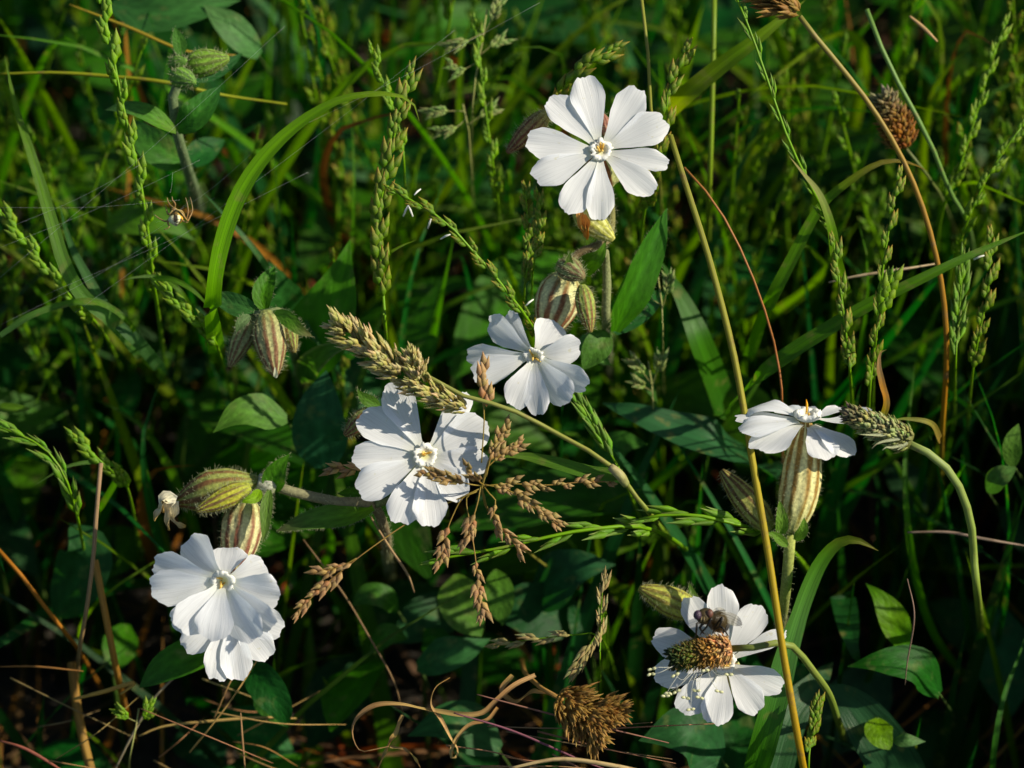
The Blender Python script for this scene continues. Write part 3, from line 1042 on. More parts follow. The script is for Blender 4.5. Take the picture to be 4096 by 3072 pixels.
pleaf(p6, pathF([(708, 520, D6 + 2), (780, 460, D6), (835, 400, D6 + 2), (880, 345, D6 + 4)], None, 14), 130 * PX, [(0.05, 0.13, 0.03), (0.04, 0.11, 0.035)], 'lance', face=-F_ - .3 * R_)
pleaf(p6, pathF([(760, 320, D6 + 4), (850, 290, D6 + 8), (920, 250, D6 + 10), (970, 212, D6 + 12)], None, 12), 70 * PX, LEAFD, 'lance')
pleaf(p6, pathF([(745, 650, D6 + 22), (660, 610, D6 + 18), (590, 560, D6 + 18), (540, 480, D6 + 22)], None, 12), 150 * PX, (0.06, 0.14, 0.04), 'lance')
pleaf(p6, pathF([(750, 665, D6 + 24), (820, 600, D6 + 30), (900, 560, D6 + 34)], None, 12), 120 * PX, LEAFD, 'lance')

# ================================================================== plant 7: nodding striped calyces, left of centre
r7 = G(1230, 1760, 0.0)
p7 = thing('white_campion', r7, 'nodding campion with a plump brown striped calyx between two smaller buds', 'wildflower')
D7 = 12
calyx(p7, p7, P(1062, 1245, D7), P(1102, 1502, D7 - 3), 65 * PX, light=(0.36, 0.36, 0.17), dark=(0.16, 0.070, 0.045), nh=460, name='calyx', seed=71)
mbw = MB()
ribbon(mbw, pathF([(1101, 1470, D7 - 4.5), (1103, 1500, D7 - 4.2), (1104, 1512, D7 - 3)], None, 6), [6 * PX, 22 * PX, 2 * PX], (0.62, 0.64, 0.45), None, 0, .5)
mbw.build('petal_tip', M['petal'], p7, LOC(p7))
calyx(p7, p7, P(1020, 1250, D7 + 2), P(918, 1468, D7 + 1), 45 * PX, light=(0.30, 0.33, 0.14), dark=(0.15, 0.085, 0.045), nh=300, name='bud', seed=72)
calyx(p7, p7, P(1145, 1265, D7 + 2), P(1178, 1412, D7), 32 * PX, light=(0.26, 0.32, 0.09), dark=(0.17, 0.10, 0.05), nh=200, name='bud', seed=73)
pleaf(p7, pathF([(1090, 1250, D7 - 1), (1150, 1275, D7 - 3), (1200, 1320, D7 - 4), (1250, 1346, D7 - 3)], None, 12), 62 * PX, [(0.09, 0.17, 0.05), (0.08, 0.16, 0.04), (0.09, 0.07, 0.04)], 'lance', nh=90)
pleaf(p7, pathF([(1060, 1245, D7 + 1), (1050, 1180, D7 + 1), (1070, 1120, D7 + 2), (1100, 1065, D7 + 3)], None, 12), 86 * PX, [(0.07, 0.15, 0.03), (0.05, 0.13, 0.03)], 'lance', nh=40, fold=.4)
pleaf(p7, pathF([(1040, 1255, D7 + 1), (960, 1225, D7 + 1), (890, 1195, D7 + 2), (830, 1165, D7 + 2)], None, 12), 92 * PX, [(0.05, 0.12, 0.04), (0.06, 0.13, 0.05)], 'lance')
pleaf(p7, pathF([(1000, 1262, D7 - 1), (965, 1290, D7 - 2), (945, 1330, D7 - 2)], None, 10), 44 * PX, (0.10, 0.15, 0.07), 'lance', nh=60)
hstem(p7, pathF([(1020, 1262, D7), (1060, 1235, D7 - 1), (1110, 1245, D7), (1150, 1300, D7 + 12), (1180, 1420, D7 + 40), (1205, 1560, D7 + 90)], None, 30, root=(1230, 1760)), 20 * PX, [(0.16, 0.20, 0.09), (0.12, 0.16, 0.06), (0.07, 0.11, 0.04)], 260)
pleaf(p7, pathF([(1190, 1470, 55), (1260, 1360, 44), (1340, 1180, 40), (1400, 960, 42)], None, 16), 300 * PX, [(0.05, 0.13, 0.03), (0.06, 0.15, 0.03)], 'ovate', face=-F_ + .3 * U_, fold=.15)
pleaf(p7, pathF([(1200, 1520, 55), (1260, 1440, 40), (1340, 1390, 34), (1420, 1380, 36)], None, 12), 110 * PX, (0.07, 0.14, 0.04), 'lance', edge=(0.16, 0.20, 0.09))
#@@NEXT

# ================================================================== cocksfoot head lying over the middle flower
cf_pts = path([(712, 684, -6.2), (760, 728, -7.2), (812, 768, -8.2), (862, 806, -8.2), (910, 838, -8.2), (965, 868, -7.2), (1010, 880, -6.2)], None, 20)
cf_root = G(1470 * K, 1190 * K, 0.0)
cf = thing('cocksfoot_grass', cf_root, 'buff and green cocksfoot seed head on a bent stem lying across a campion flower', 'grass')
mb = MB()
cs = path([(900, 800, -8.2), (930, 812, -8.2), (980, 848, -8.2), (1045, 866, -8.2), (1120, 892, -7.2), (1200, 935, -5.2), (1290, 985, -6.0), (1340, 1028, -5.0), (1375, 1075, 0), (1412, 1120, 12)], None, 40, root=(1470, 1190))
tube(mb, cs, [4.5 * PXM, 5.2 * PXM, 5.8 * PXM, 6 * PXM, 7 * PXM, 8 * PXM, 8 * PXM, 7 * PXM], [(0.20, 0.21, 0.07), (0.18, 0.19, 0.05), (0.15, 0.21, 0.04), (0.12, 0.21, 0.03), (0.11, 0.19, 0.03), (0.06, 0.10, 0.02)], 8)
mb.build('stem', M['stem'], cf, cf_root)
rs = random.Random(5)


def cluster(t, kind, pts, rads, n, size, out=0.9, rr=rs, front=True, along=1.0, fat=1.0):
    fr = frames(pts)
    rad = arr(rads, len(pts))
    for k in range(n):
        u = rr.random() * (len(pts) - 1.001)
        i = int(u)
        T, N, B = fr[i]
        a = rr.uniform(0, 6.283)
        d = N * math.cos(a) + B * math.sin(a)
        p = pts[i] + (pts[i + 1] - pts[i]) * (u - i) + d * rad[i] * rr.uniform(.25, .75)
        place_spk(t, kind, p, -T * along + d * out * rr.uniform(.4, 1.1), size * rr.uniform(.75, 1.15), face=d, rr=rr, roll=rr.uniform(-.6, .6), fat=fat)


cluster(cf, 'cocks', path([(726, 700, -6.2), (775, 738, -7.2), (830, 778, -8.2), (868, 808, -8.2)], None, 10), [9 * PXM, 22 * PXM, 29 * PXM, 27 * PXM, 13 * PXM], 130, 0.0036)
cluster(cf, 'cocks', path([(884, 772, -9.2), (895, 792, -9.2), (905, 820, -8.2)], None, 6), [10 * PXM, 20 * PXM, 18 * PXM], 46, 0.0028)
cluster(cf, 'cocks', path([(862, 806, -7.2), (910, 838, -7.2), (965, 866, -7.2), (1012, 884, -6.2)], None, 10), [17 * PXM, 24 * PXM, 20 * PXM, 12 * PXM], 100, 0.0030)
# leaf and sheath at the bent node of that stem
pleaf(cf, path([(1345, 1025, -4.0), (1280, 1022, -4.0), (1200, 1000, -3.0), (1130, 985, -2.0), (1080, 988, -2.0)], None, 18), 30 * PXM, [(0.10, 0.19, 0.04), (0.09, 0.18, 0.04), (0.12, 0.20, 0.04)], 'blade', twist=[0, .3, .1, .5], mat='grass')
mb = MB()
tube(mb, path([(1318, 1008, -6.0), (1338, 1026, -6.0), (1352, 1046, -4.0)], None, 8), [8.5 * PXM, 11 * PXM, 11 * PXM, 9 * PXM], [(0.30, 0.26, 0.14), (0.24, 0.26, 0.10)], 9)
mb.build('node', M['stem'], cf, cf_root)


# ================================================================== brown flowering panicle by the middle flower
pn_root = G(1300 * K, 1290 * K, 0.0)
pn = thing('meadow_grass_panicle', pn_root, 'loose reddish brown grass panicle with drooping branches beside the wide campion flower', 'grass')
mb = MB()
hub = [(1040, 1060, -4.2)]
tube(mb, path([(1085, 940, -6.2), (1060, 985, -6.2), (1048, 1030, -5.2), (1040, 1052, -4.2), (1046, 1085, -4.0), (1090, 1150, 20), (1190, 1230, 60)], None, 30, root=(1300, 1290)), 3.0 * PXM, [(0.20, 0.15, 0.05), (0.16, 0.16, 0.04), (0.12, 0.14, 0.04)], 6)
mb.build('stem', M['stem'], pn, pn_root)
branches = [
    ([(1040, 1050, -5.2), (1010, 1045, -7.2), (975, 1035, -8.2), (925, 1020, -8.2)], 'brown', 8, .36),
    ([(1046, 1048, -5.2), (1035, 1040, -8.2), (1015, 1020, -9.2)], 'brown', 3, .4),
    ([(1044, 1050, -5.2), (1100, 1045, -5.2), (1180, 1048, -5.2), (1250, 1042, -5.2), (1320, 1040, -4.2)], 'brown', 11, .1),
    ([(1044, 1046, -5.2), (1100, 1060, -5.2), (1150, 1095, -6.2), (1205, 1132, -6.2)], 'brown', 12, .1),
    ([(1050, 1030, -6.2), (1060, 990, -6.2), (1075, 955, -6.2), (1095, 928, -6.2)], 'brown', 6, .25),
    ([(1052, 1010, -6.2), (1080, 985, -6.2), (1118, 962, -6.2)], 'brown', 6, .2),
    ([(1046, 1052, -5.2), (1060, 1070, -6.2), (1070, 1080, -6.2), (1068, 1118, -6.2), (1090, 1150, -5.2), (1122, 1188, -5.2)], 'rosy', 7, .3),
    ([(1038, 1052, -5.2), (1032, 1085, -6.2), (1022, 1120, -6.2), (1012, 1160, -6.2)], 'rosy', 5, .5),
    ([(1036, 1056, -5.2), (1000, 1075, -5.2), (980, 1110, -5.2), (965, 1150, -5.2), (952, 1215, -5.2)], 'rosy', 5, .6),
    ([(1036, 1056, -5.2), (1008, 1075, -5.2), (1015, 1130, -5.2), (1025, 1190, -5.2), (1032, 1250, -5.2), (1042, 1335, -5.2)], 'rosy', 7, .58),
    ([(1030, 1062, -6.0), (960, 1090, -4.2), (880, 1130, -5.2), (800, 1185, -6.2), (770, 1208, -6.2), (700, 1265, -6.2), (628, 1335, -6.2)], 'rosy', 8, .66),
    ([(770, 1206, -6.2), (740, 1222, -6.2), (700, 1235, -6.2)], 'rosy', 3, .3),
    ([(880, 1005, 4), (800, 1012, 4), (760, 1014, 4), (725, 1012, 4)], 'rosy', 4, .55),
]
for pts_, kind, n, t0 in branches:
    q = path(pts_, None, 18)
    mb = MB()
    tube(mb, q, 1.5 * PXM, [(0.22, 0.17, 0.05), (0.24, 0.14, 0.06)], 5)
    br = mb.build('branch', M['stem'], pn, pn_root)
    gq = np.gradient(q, axis=0)
    for k in range(n):
        u = t0 + (1 - t0) * (k + .5) / n
        i = min(int(u * 17), 16)
        d = nz(gq[i])
        s = nz(np.cross(d, F_)) * (1 if k % 2 else -1)
        place_spk(br, kind, q[i], d + s * .32, 0.0034 * random.uniform(.75, 1.25), roll=random.uniform(-.6, .6), fat=1.1)
# the upright sprig in front of the lower campion flower
q = path([(1040, 1000, -6.2), (1046, 900, -7.2), (1042, 850, -7.2), (1050, 790, -7.2)], None, 12)
mb = MB()
tube(mb, q, 1.5 * PXM, (0.22, 0.17, 0.05), 5)
br = mb.build('branch', M['stem'], pn, pn_root)
for k, (x, y, a) in enumerate([(1047, 815, .02), (1042, 840, -.1), (1044, 862, .1), (1052, 880, .25)]):
    place_spk(br, 'rosy', P(x * K, y * K, -8.0), U_ + R_ * a, 0.0046, fat=1.05)


# ================================================================== straw, stems
def stemthing(name, pts, rad, c, label, cat='stem', group=None, mat='stem', sides=7):
    t0 = pts[-1].copy()
    mb = MB()
    tube(mb, pts, rad, c, sides)
    o = mb.build(name, M[mat], None, t0)
    o.location = t0
    return tag(o, label, cat, group)


stemthing('straw_stalk', path([(1448, 292, 10), (1480, 395, 8), (1532, 560, 6), (1580, 745, 5), (1606, 880, 4), (1626, 1000, 0), (1660, 1200, -8), (1695, 1430, -12), (1736, 1662, -8), (1760, 1780, 20)], None, 48, root=(1780, 1850)),
          [6 * PXM, 7.5 * PXM, 8 * PXM, 8 * PXM, 8 * PXM, 8.5 * PXM, 8.5 * PXM], [(0.20, 0.21, 0.05), (0.24, 0.23, 0.055), (0.33, 0.25, 0.05), (0.42, 0.26, 0.06), (0.46, 0.26, 0.07), (0.44, 0.22, 0.07)],
          'long tan straw crossing in front of the bottom right campion flower', 'straw', mat='dry', sides=10)
# brown plantain stalk with dry head, top right
t0 = G(2030 * K, 1180 * K, 0.0)
pt = thing('ribwort_plantain', t0, 'brown plantain stalk arching down from a dry papery head at the top edge', 'plantain')
q = path([(1728, 36, 6), (1760, 78, 7), (1820, 150, 8), (1885, 235, 9), (1950, 345, 10), (2000, 470, 12), (2034, 615, 15), (2045, 750, 20), (2040, 860, 30), (2034, 960, 50)], None, 44, root=(2030, 1180))
mb = MB()
tube(mb, q, 6.2 * PXM, [(0.20, 0.19, 0.06), (0.24, 0.15, 0.045), (0.28, 0.14, 0.04), (0.20, 0.17, 0.035), (0.13, 0.17, 0.03), (0.10, 0.15, 0.03)], 8)
mb.build('stem', M['stem'], pt, t0)
cluster(pt, 'drybr', path([(1652, -18, 5), (1690, 5, 5), (1728, 28, 6)], None, 8), [20 * PXM, 26 * PXM, 16 * PXM], 60, 0.0042)


def plantain_head(t, a, b, r, n, cols, size, prof, seed=0, bend=None, spread=.55):
    """cone of bracts; a = tip end, b = stalk end; cols along the head"""
    rr = random.Random(seed)
    off = LOC(t)
    pts = cr([a, (a + b) / 2 + (bend if bend is not None else 0), b], 16)
    rad = arr(np.array(prof) * r, 16)
    core = MB()
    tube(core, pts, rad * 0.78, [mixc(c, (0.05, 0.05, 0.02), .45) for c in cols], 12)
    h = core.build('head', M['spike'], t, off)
    fr = frames(pts)
    mb = MB()
    for k in range(n):
        u = (k + .5) / n * 14.9
        i = int(u)
        T, N, B = fr[i]
        ang = k * 2.39996
        d = N * math.cos(ang) + B * math.sin(ang)
        p = pts[i] + (pts[i + 1] - pts[i]) * (u - i) + d * rad[i] * .70
        ax = nz(-T * (1 - spread * .5) + d * spread * rr.uniform(.7, 1.3))
        c = colfun(cols, 16)[i]
        c = jit(tuple(c), .35, rr)
        L = size * rr.uniform(.75, 1.25)
        scale_shape(mb, p, p + nz(ax + np.array((rr.gauss(0, .25), rr.gauss(0, .25), rr.gauss(0, .25)))) * L, L * .62, L * .42, [c, c, jit(c, .3, rr)], nz(np.cross(ax, d)), d, 4, 5)
    o = mb.build('bracts', M['spike'], h, off)
    o['kind'] = 'stuff'
    return h, pts, rad


# pale green plantain head beside the edge-on flower
t0 = G(2130 * K, 1420 * K, 0.0)
pt2 = thing('ribwort_plantain', t0, 'pale green plantain head on a stalk bent over like a hook', 'plantain')
mb = MB()
tube(mb, path([(1955, 955, -3), (1975, 962, -3), (2010, 982, -3), (2048, 1015, -2), (2078, 1065, 0), (2098, 1135, 3), (2104, 1210, 8), (2112, 1290, 18)], None, 34, root=(2130, 1420)), [9 * PXM, 8.5 * PXM, 9 * PXM, 9.5 * PXM], [(0.20, 0.25, 0.09), (0.17, 0.23, 0.05), (0.15, 0.22, 0.04), (0.08, 0.14, 0.03)], 10)
mb.build('stem', M['stem'], pt2, t0)
plantain_head(pt2, P(3390, 1655, -6), P(3640, 1768, -5), 62 * PX, 420, [(0.16, 0.13, 0.08), (0.30, 0.31, 0.13), (0.36, 0.38, 0.19), (0.33, 0.35, 0.15), (0.25, 0.27, 0.09)], .0017, [.35, .62, .78, .88, .95, 1.0, 1.0, .8], 3, spread=.4)
for k, s_ in enumerate([[(3600, 1755), (3540, 1765), (3505, 1778), (3488, 1795)], [(3610, 1780), (3570, 1790), (3545, 1790), (3530, 1802)], [(3560, 1740), (3480, 1740), (3440, 1738)], [(3630, 1770), (3600, 1795), (3590, 1800)]]):
    mb = MB()
    ribbon(mb, pathF(s_, -8, 10), [10 * PX, 12 * PX, 9 * PX, 2 * PX], (0.40, 0.42, 0.26), None, [0, .8], .4, 5)
    mb.build('bract', M['dry'], pt2, t0)

# plantain head with fly over the bottom right flower
t0 = G(3390, 2990, 0.0)
pt3 = thing('ribwort_plantain', t0, 'plantain head green at the tip and rusty brown behind, lying over a campion flower', 'plantain')
mb = MB()
tube(mb, pathF([(2925, 2594, -8), (3010, 2590, -9), (3100, 2572, -9), (3160, 2580, -7), (3198, 2612, -5), (3250, 2680, -2), (3310, 2765, 7), (3345, 2860, 30)], None, 34, root=(3390, 2990)), [14 * PX, 15 * PX, 15 * PX, 14 * PX], [(0.16, 0.19, 0.06), (0.16, 0.22, 0.05), (0.14, 0.20, 0.04), (0.08, 0.14, 0.03)], 9)
mb.build('stem', M['stem'], pt3, t0)
hd, hp, hr = plantain_head(pt3, P(2680, 2636, -8), P(2926, 2594, -8), 61 * PX, 600, [(0.035, 0.06, 0.02), (0.09, 0.13, 0.03), (0.13, 0.15, 0.03), (0.25, 0.15, 0.045), (0.52, 0.29, 0.10), (0.64, 0.42, 0.22), (0.50, 0.27, 0.12)], .0014, [.55, .8, .95, 1.0, 1.05, 1.08, 1.0, .72], 9, spread=.75)
mb = MB()
hairs(mb, tube_sites(hp, hr, 420, .05, .98), .0011, .000045, (0.62, 0.42, 0.18))
fz = mb.build('filaments', M['dry'], hd, t0)
fz['kind'] = 'stuff'
st = [((2790, 2690), (2770, 2740), (2762, 2838)), ((2770, 2690), (2720, 2740), (2672, 2770)), ((2760, 2690), (2730, 2720), (2700, 2700)), ((2800, 2690), (2790, 2740), (2785, 2766)), ((2810, 2690), (2800, 2720), (2798, 2790)), ((2780, 2690), (2750, 2740), (2742, 2790)), ((2840, 2670), (2870, 2700), (2915, 2700)), ((2830, 2680), (2850, 2730), (2876, 2766)), ((2700, 2660), (2640, 2690), (2604, 2694)), ((2805, 2680), (2812, 2685), (2820, 2680)), ((2720, 2690), (2680, 2750), (2662, 2785)), ((2770, 2690), (2710, 2750), (2706, 2766)), ((2690, 2670), (2630, 2670), (2608, 2676))]
for a, b, c_ in st:
    mb = MB()
    q = pathF([(*a, -9.5), (*b, -11), (*c_, -10)], None, 8)
    tube(mb, q, 0.00005, (0.72, 0.72, 0.62), 4)
    f_ = mb.build('stamen', M['cream'], pt3, t0)
    mb = MB()
    e = q[-1]
    for s in (-1, 1):
        dd = nz(R_ * s + U_ * random.uniform(-.6, .6) - F_ * .2)
        tube(mb, np.array([e, e + dd * .0003, e + dd * .0007, e + dd * .0009]), [.00012, .00030, .00026, .00006], (0.72, 0.72, 0.42), 6)
    mb.build('anther', M['cream'], f_, t0)

# browned plantain head further back, top right
t0 = G(2090 * K, 560 * K, 0.0)
pt4 = thing('ribwort_plantain', t0, 'fuzzy brown plantain head grey at its tip standing in the background grass', 'plantain')
mb = MB()
tube(mb, path([(1958, 322, 34), (1985, 350, 36), (2010, 390, 42), (2040, 440, 70)], None, 20, root=(2090, 560)), 4 * PXM, (0.12, 0.15, 0.05), 6)
mb.build('stem', M['stem'], pt4, t0)
plantain_head(pt4, P(3530, 385, 33), P(3625, 590, 34), 62 * PX, 360, [(0.26, 0.23, 0.13), (0.25, 0.19, 0.09), (0.27, 0.15, 0.05), (0.30, 0.15, 0.05), (0.28, 0.14, 0.05)], .0022, [.55, .7, .8, .95, 1.05, 1.1, .9, .5], 5, spread=.8)

# dry cocksfoot head at the bottom
t0 = G(2080, 2600, 0.0)
dh = thing('dry_cocksfoot_grass', t0, 'withered brown cocksfoot head lying low with spiky papery spikelets', 'grass')
mb = MB()
tube(mb, pathF([(2250, 2800, -2), (2200, 2780, 0), (2140, 2730, 6), (2100, 2690, 30)], None, 20, root=(2080, 2600)), 10 * PX, [(0.36, 0.22, 0.09), (0.34, 0.2, 0.08), (0.2, 0.12, 0.05)], 7)
mb.build('stem', M['dry'], dh, t0)
cluster(dh, 'drybr', pathF([(2420, 2900, -4), (2350, 2860, -4), (2270, 2810, -3), (2235, 2790, -2)], None, 10), [44 * PX, 76 * PX, 84 * PX, 46 * PX], 190, 0.0034, out=1.5)
cluster(dh, 'drybr', pathF([(2475, 2850, -4), (2440, 2840, -4), (2390, 2830, -3)], None, 8), [20 * PX, 42 * PX, 46 * PX], 44, 0.0034, out=1.2)
cluster(dh, 'drybr', pathF([(2385, 2960, -4), (2350, 2910, -4), (2330, 2880, -3)], None, 8), [16 * PX, 36 * PX, 40 * PX], 34, 0.0034, out=1.2)

# thin reddish and dry stems
stemthing('grass_stalk', path([(1478, 362, 14), (1545, 440, 12), (1605, 550, 12), (1655, 680, 13), (1682, 790, 16), (1690, 900, 24)], None, 30, root=(1690, 1150)), 2.6 * PXM, [(0.28, 0.14, 0.06), (0.26, 0.10, 0.05), (0.20, 0.06, 0.04)], 'thin rust red grass stalk curving down to the edge on flower', 'stalk')
stemthing('grass_stalk', path([(1385, -10, 16), (1400, 120, 15), (1404, 220, 15), (1420, 330, 20)], None, 20, root=(1440, 620)), 3.8 * PXM, (0.19, 0.20, 0.05), 'upright pale stalk rising behind the round flower', 'stalk')
stemthing('grass_stalk', path([(1872, 20, 24), (1915, 130, 24), (1960, 215, 24), (2010, 310, 26), (2050, 410, 34), (2095, 500, 60)], None, 28, root=(2110, 620)), 5.5 * PXM, [(0.12, 0.20, 0.06), (0.11, 0.19, 0.06), (0.12, 0.18, 0.04)], 'grey green stalk running beside the brown plantain stalk', 'stalk')
stemthing('grass_stalk', path([(1543, -20, 40), (1541, 100, 40), (1536, 300, 42), (1530, 470, 60)], None, 20, root=(1528, 620)), [6 * PXM, 7 * PXM, 7.5 * PXM], (0.13, 0.19, 0.03), 'thick upright yellow green stalk right of the round flower', 'stalk')
stemthing('straw_stalk', path([(218, 1000, 16), (208, 1110, 16), (202, 1200, 18), (188, 1310, 22), (170, 1420, 40)], None, 24, root=(160, 1560)), 5 * PXM, [(0.30, 0.21, 0.13), (0.36, 0.24, 0.12), (0.30, 0.17, 0.07)], 'pale broken straw standing upright left of the drooping flower', 'straw', mat='dry')
stemthing('straw_stalk', path([(-10, 1180, 30), (60, 1260, 30), (110, 1330, 32), (160, 1390, 40)], None, 16, root=(230, 1500)), 5 * PXM, [(0.33, 0.15, 0.05), (0.30, 0.15, 0.05)], 'rusty straw slanting in from the left edge', 'straw', mat='dry')
stemthing('straw_stalk', path([(205, 1210, 34), (228, 1330, 34), (248, 1430, 36), (268, 1520, 60)], None, 16, root=(290, 1600)), 8 * PXM, [(0.36, 0.22, 0.08), (0.34, 0.16, 0.05), (0.22, 0.15, 0.04)], 'thick orange brown straw below the broken straw', 'straw', mat='dry')
stemthing('straw_stalk', path([(155, 1430, 40), (165, 1520, 40), (180, 1600, 40), (200, 1680, 44)], None, 16, root=(205, 1720)), 11 * PXM, [(0.24, 0.14, 0.05), (0.32, 0.22, 0.08), (0.26, 0.22, 0.06)], 'stout yellow brown straw butt at the lower left', 'straw', mat='dry')
for i, (pp, rr_, cc_, lb) in enumerate([
    ([(420, 1425, 30), (340, 1500, 28), (290, 1580, 30), (240, 1680, 34)], 3.0, (0.28, 0.24, 0.16), 'grey dry stalk slanting under the sunlit rear flower'),
    ([(300, 1590, 30), (350, 1570, 30), (430, 1560, 30), (560, 1550, 32), (640, 1552, 36)], 3.5, (0.36, 0.26, 0.11), 'banded straw lying flat under the rear flower'),
    ([(0, 1440, 30), (80, 1440, 30), (180, 1450, 30)], 2.2, (0.30, 0.16, 0.07), 'thin brown straw lying near the left edge'),
    ([(0, 1600, 20), (60, 1620, 20), (140, 1668, 24)], 4, (0.20, 0.08, 0.06), 'dull red straw in the lower left corner'),
    ([(160, 1510, 24), (220, 1495, 24), (290, 1475, 24), (260, 1500, 24)], 5, (0.42, 0.28, 0.10), 'short yellow straw bent like an elbow'),
    ([(655, 1165, 34), (740, 1280, 34), (800, 1380, 34), (850, 1470, 36), (870, 1540, 40)], 2.2, (0.24, 0.16, 0.09), 'thin brown stalk falling behind the drooping panicle branch'),
    ([(520, 1540, 20), (524, 1600, 20), (530, 1670, 22)], 2.2, (0.34, 0.22, 0.12), 'upright pair of thin pink straws under the rear flower'),
    ([(800, 1115, 18), (840, 1180, 18), (880, 1240, 20), (895, 1280, 24)], 3.0, (0.34, 0.24, 0.14), 'short buff straw below the wide campion flower'),
    ([(1030, 1500, -2), (1180, 1540, -2), (1320, 1575, -2), (1445, 1605, 0)], 2.2, (0.24, 0.13, 0.10), 'thin purplish straw under the withered cocksfoot head'),
    ([(980, 1540, -4), (1110, 1580, -4), (1250, 1640, -4), (1330, 1670, -4)], 2.6, (0.20, 0.09, 0.11), 'thin violet straw along the bottom edge'),
    ([(1100, 1660, -6), (1210, 1640, -6), (1330, 1655, -6), (1450, 1680, -4)], 5, (0.46, 0.36, 0.2), 'cream straw along the bottom edge'),
    ([(1960, 1150, 30), (2050, 1150, 28), (2130, 1165, 28), (2220, 1180, 30)], 3.5, (0.26, 0.2, 0.15), 'grey dry stalk lying beyond the hooked plantain'),
    ([(1960, 1250, 10), (1975, 1330, 10), (1960, 1430, 14), (1955, 1480, 18)], 2.0, (0.24, 0.17, 0.13), 'wiry grey tendril hanging in the dark right of the tall straw'),
    ([(1790, 610, 26), (1860, 595, 24), (1960, 580, 24), (2020, 570, 26)], 3.5, (0.42, 0.34, 0.22), 'pale dead straw lying across the right hand grass'),
    ([(510, 120, 40), (400, 110, 40), (280, 60, 40), (150, 10, 42)], 4.0, (0.28, 0.22, 0.05), 'yellow stalk slanting behind the unopened campion'),
    ([(-10, 160, 34), (120, 157, 33), (250, 166, 33), (360, 178, 33), (480, 205, 40), (620, 225, 44)], 4.5, (0.20, 0.22, 0.035), 'level yellow green runner reaching the unopened campion'),
    ([(2180, 50, 24), (2160, 70, 24), (2140, 90, 24)], 2, (0.3, 0.2, 0.1), 'tiny dry stalk end near the upper right'),
    ([(1965, 35, 30), (1995, 60, 30), (2025, 90, 30)], 4.5, (0.46, 0.32, 0.17), 'short buff straw piece in the upper right grass'),
]):
    if i in (16,):
        continue
    a = P(pp[0][0] * K, pp[0][1] * K, pp[0][2])
    stemthing('dry_stalk', path(pp, None, 22), [rr_ * PXM * .6, rr_ * PXM, rr_ * PXM, rr_ * PXM * .5], cc_, lb, 'dry stalk', mat='dry', sides=6)

sr = random.Random(77)
for i in range(16):
    x, y = sr.uniform(-40, 560), sr.uniform(1430, 1680)
    a = sr.choice((sr.gauss(.1, .25), sr.gauss(-.9, .3)))
    L_ = sr.uniform(120, 320)
    dd = sr.uniform(18, 50)
    q = path([(x, y, dd), (x + math.cos(a) * L_ * .5, y + math.sin(a) * L_ * .5 + sr.uniform(-14, 14), dd - 3), (x + math.cos(a) * L_, y + math.sin(a) * L_, dd + 4)], None, 16)
    stemthing('dry_stalk', q, [sr.uniform(1.2, 2.4) * PXM, 1.6 * PXM, .7 * PXM], jit((0.34, 0.22, 0.11), .3, sr), 'fine pale straw tangled low among the lower left stalks', 'dry stalk', 'fine straws tangled low on the left', mat='dry', sides=5)
for i in range(9):
    x, y = sr.uniform(860, 1400), sr.uniform(1560, 1660)
    a = sr.gauss(.2, .2)
    L_ = sr.uniform(140, 380)
    dd = sr.uniform(0, 20)
    q = path([(x, y, dd), (x + math.cos(a) * L_ * .5, y + math.sin(a) * L_ * .5 + sr.uniform(-14, 14), dd - 2), (x + math.cos(a) * L_, y + math.sin(a) * L_, dd + 2)], None, 16)
    stemthing('dry_stalk', q, [sr.uniform(1.2, 2.4) * PXM, 1.6 * PXM, .7 * PXM], jit((0.30, 0.18, 0.11), .3, sr), 'fine brownish straw lying under the withered cocksfoot head', 'dry stalk', 'fine straws under the withered head', mat='dry', sides=5)

# curled dry leaves, bottom centre
for pp, w_, lb in [
    ([(2140, 2700, 6), (2060, 2740, 4), (1985, 2805, 3), (1930, 2852, 3), (1840, 2858, 3), (1700, 2840, 4), (1600, 2818, 4), (1500, 2822, 5), (1430, 2875, 6), (1412, 2935, 6), (1440, 3000, 6), (1500, 2995, 6), (1555, 2985, 6)], 24, 'long curled tan dead leaf winding along the bottom'),
    ([(1990, 2830, 3), (1950, 2880, 2), (1880, 2900, 2), (1830, 2950, 2), (1805, 3010, 2), (1815, 3030, 2), (1828, 3000, 2), (1800, 2950, 2), (1765, 2880, 3), (1722, 2820, 4), (1740, 2750, 5), (1800, 2710, 6)], 18, 'tan dead leaf twisted into a small hanging loop'),
    ([(1610, 2860, 8), (1590, 2920, 8), (1560, 2975, 8), (1510, 3080, 10)], 22, 'narrow dead leaf folded beside the curled leaf'),
    ([(1560, 2985, 7), (1620, 2995, 7), (1660, 3030, 7), (1690, 3085, 8)], 16, 'thread like dead leaf end at the bottom edge'),
    ([(2050, 2700, 8), (2010, 2760, 8), (2060, 2800, 6), (2140, 2760, 4), (2230, 2790, 0)], 26, 'crumpled tan sheath at the neck of the withered head'),
]:
    pts = pathF(pp, None, 44)
    mb = MB()
    ribbon(mb, pts, [w_ * PX * z for z in (.7, 1, .8, 1, .7, .9, .5, .15)], [jit((0.36, 0.24, 0.11), .25) for _ in range(7)], None, [0, .8, .2, 1.2, .4, 1.4, .2], .55, 5, wave=.1)
    o = mb.build('dead_leaf', M['dry'], None, pts[0])
    o.location = pts[0]
    tag(o, lb, 'dead leaf')
#@@NEXT2

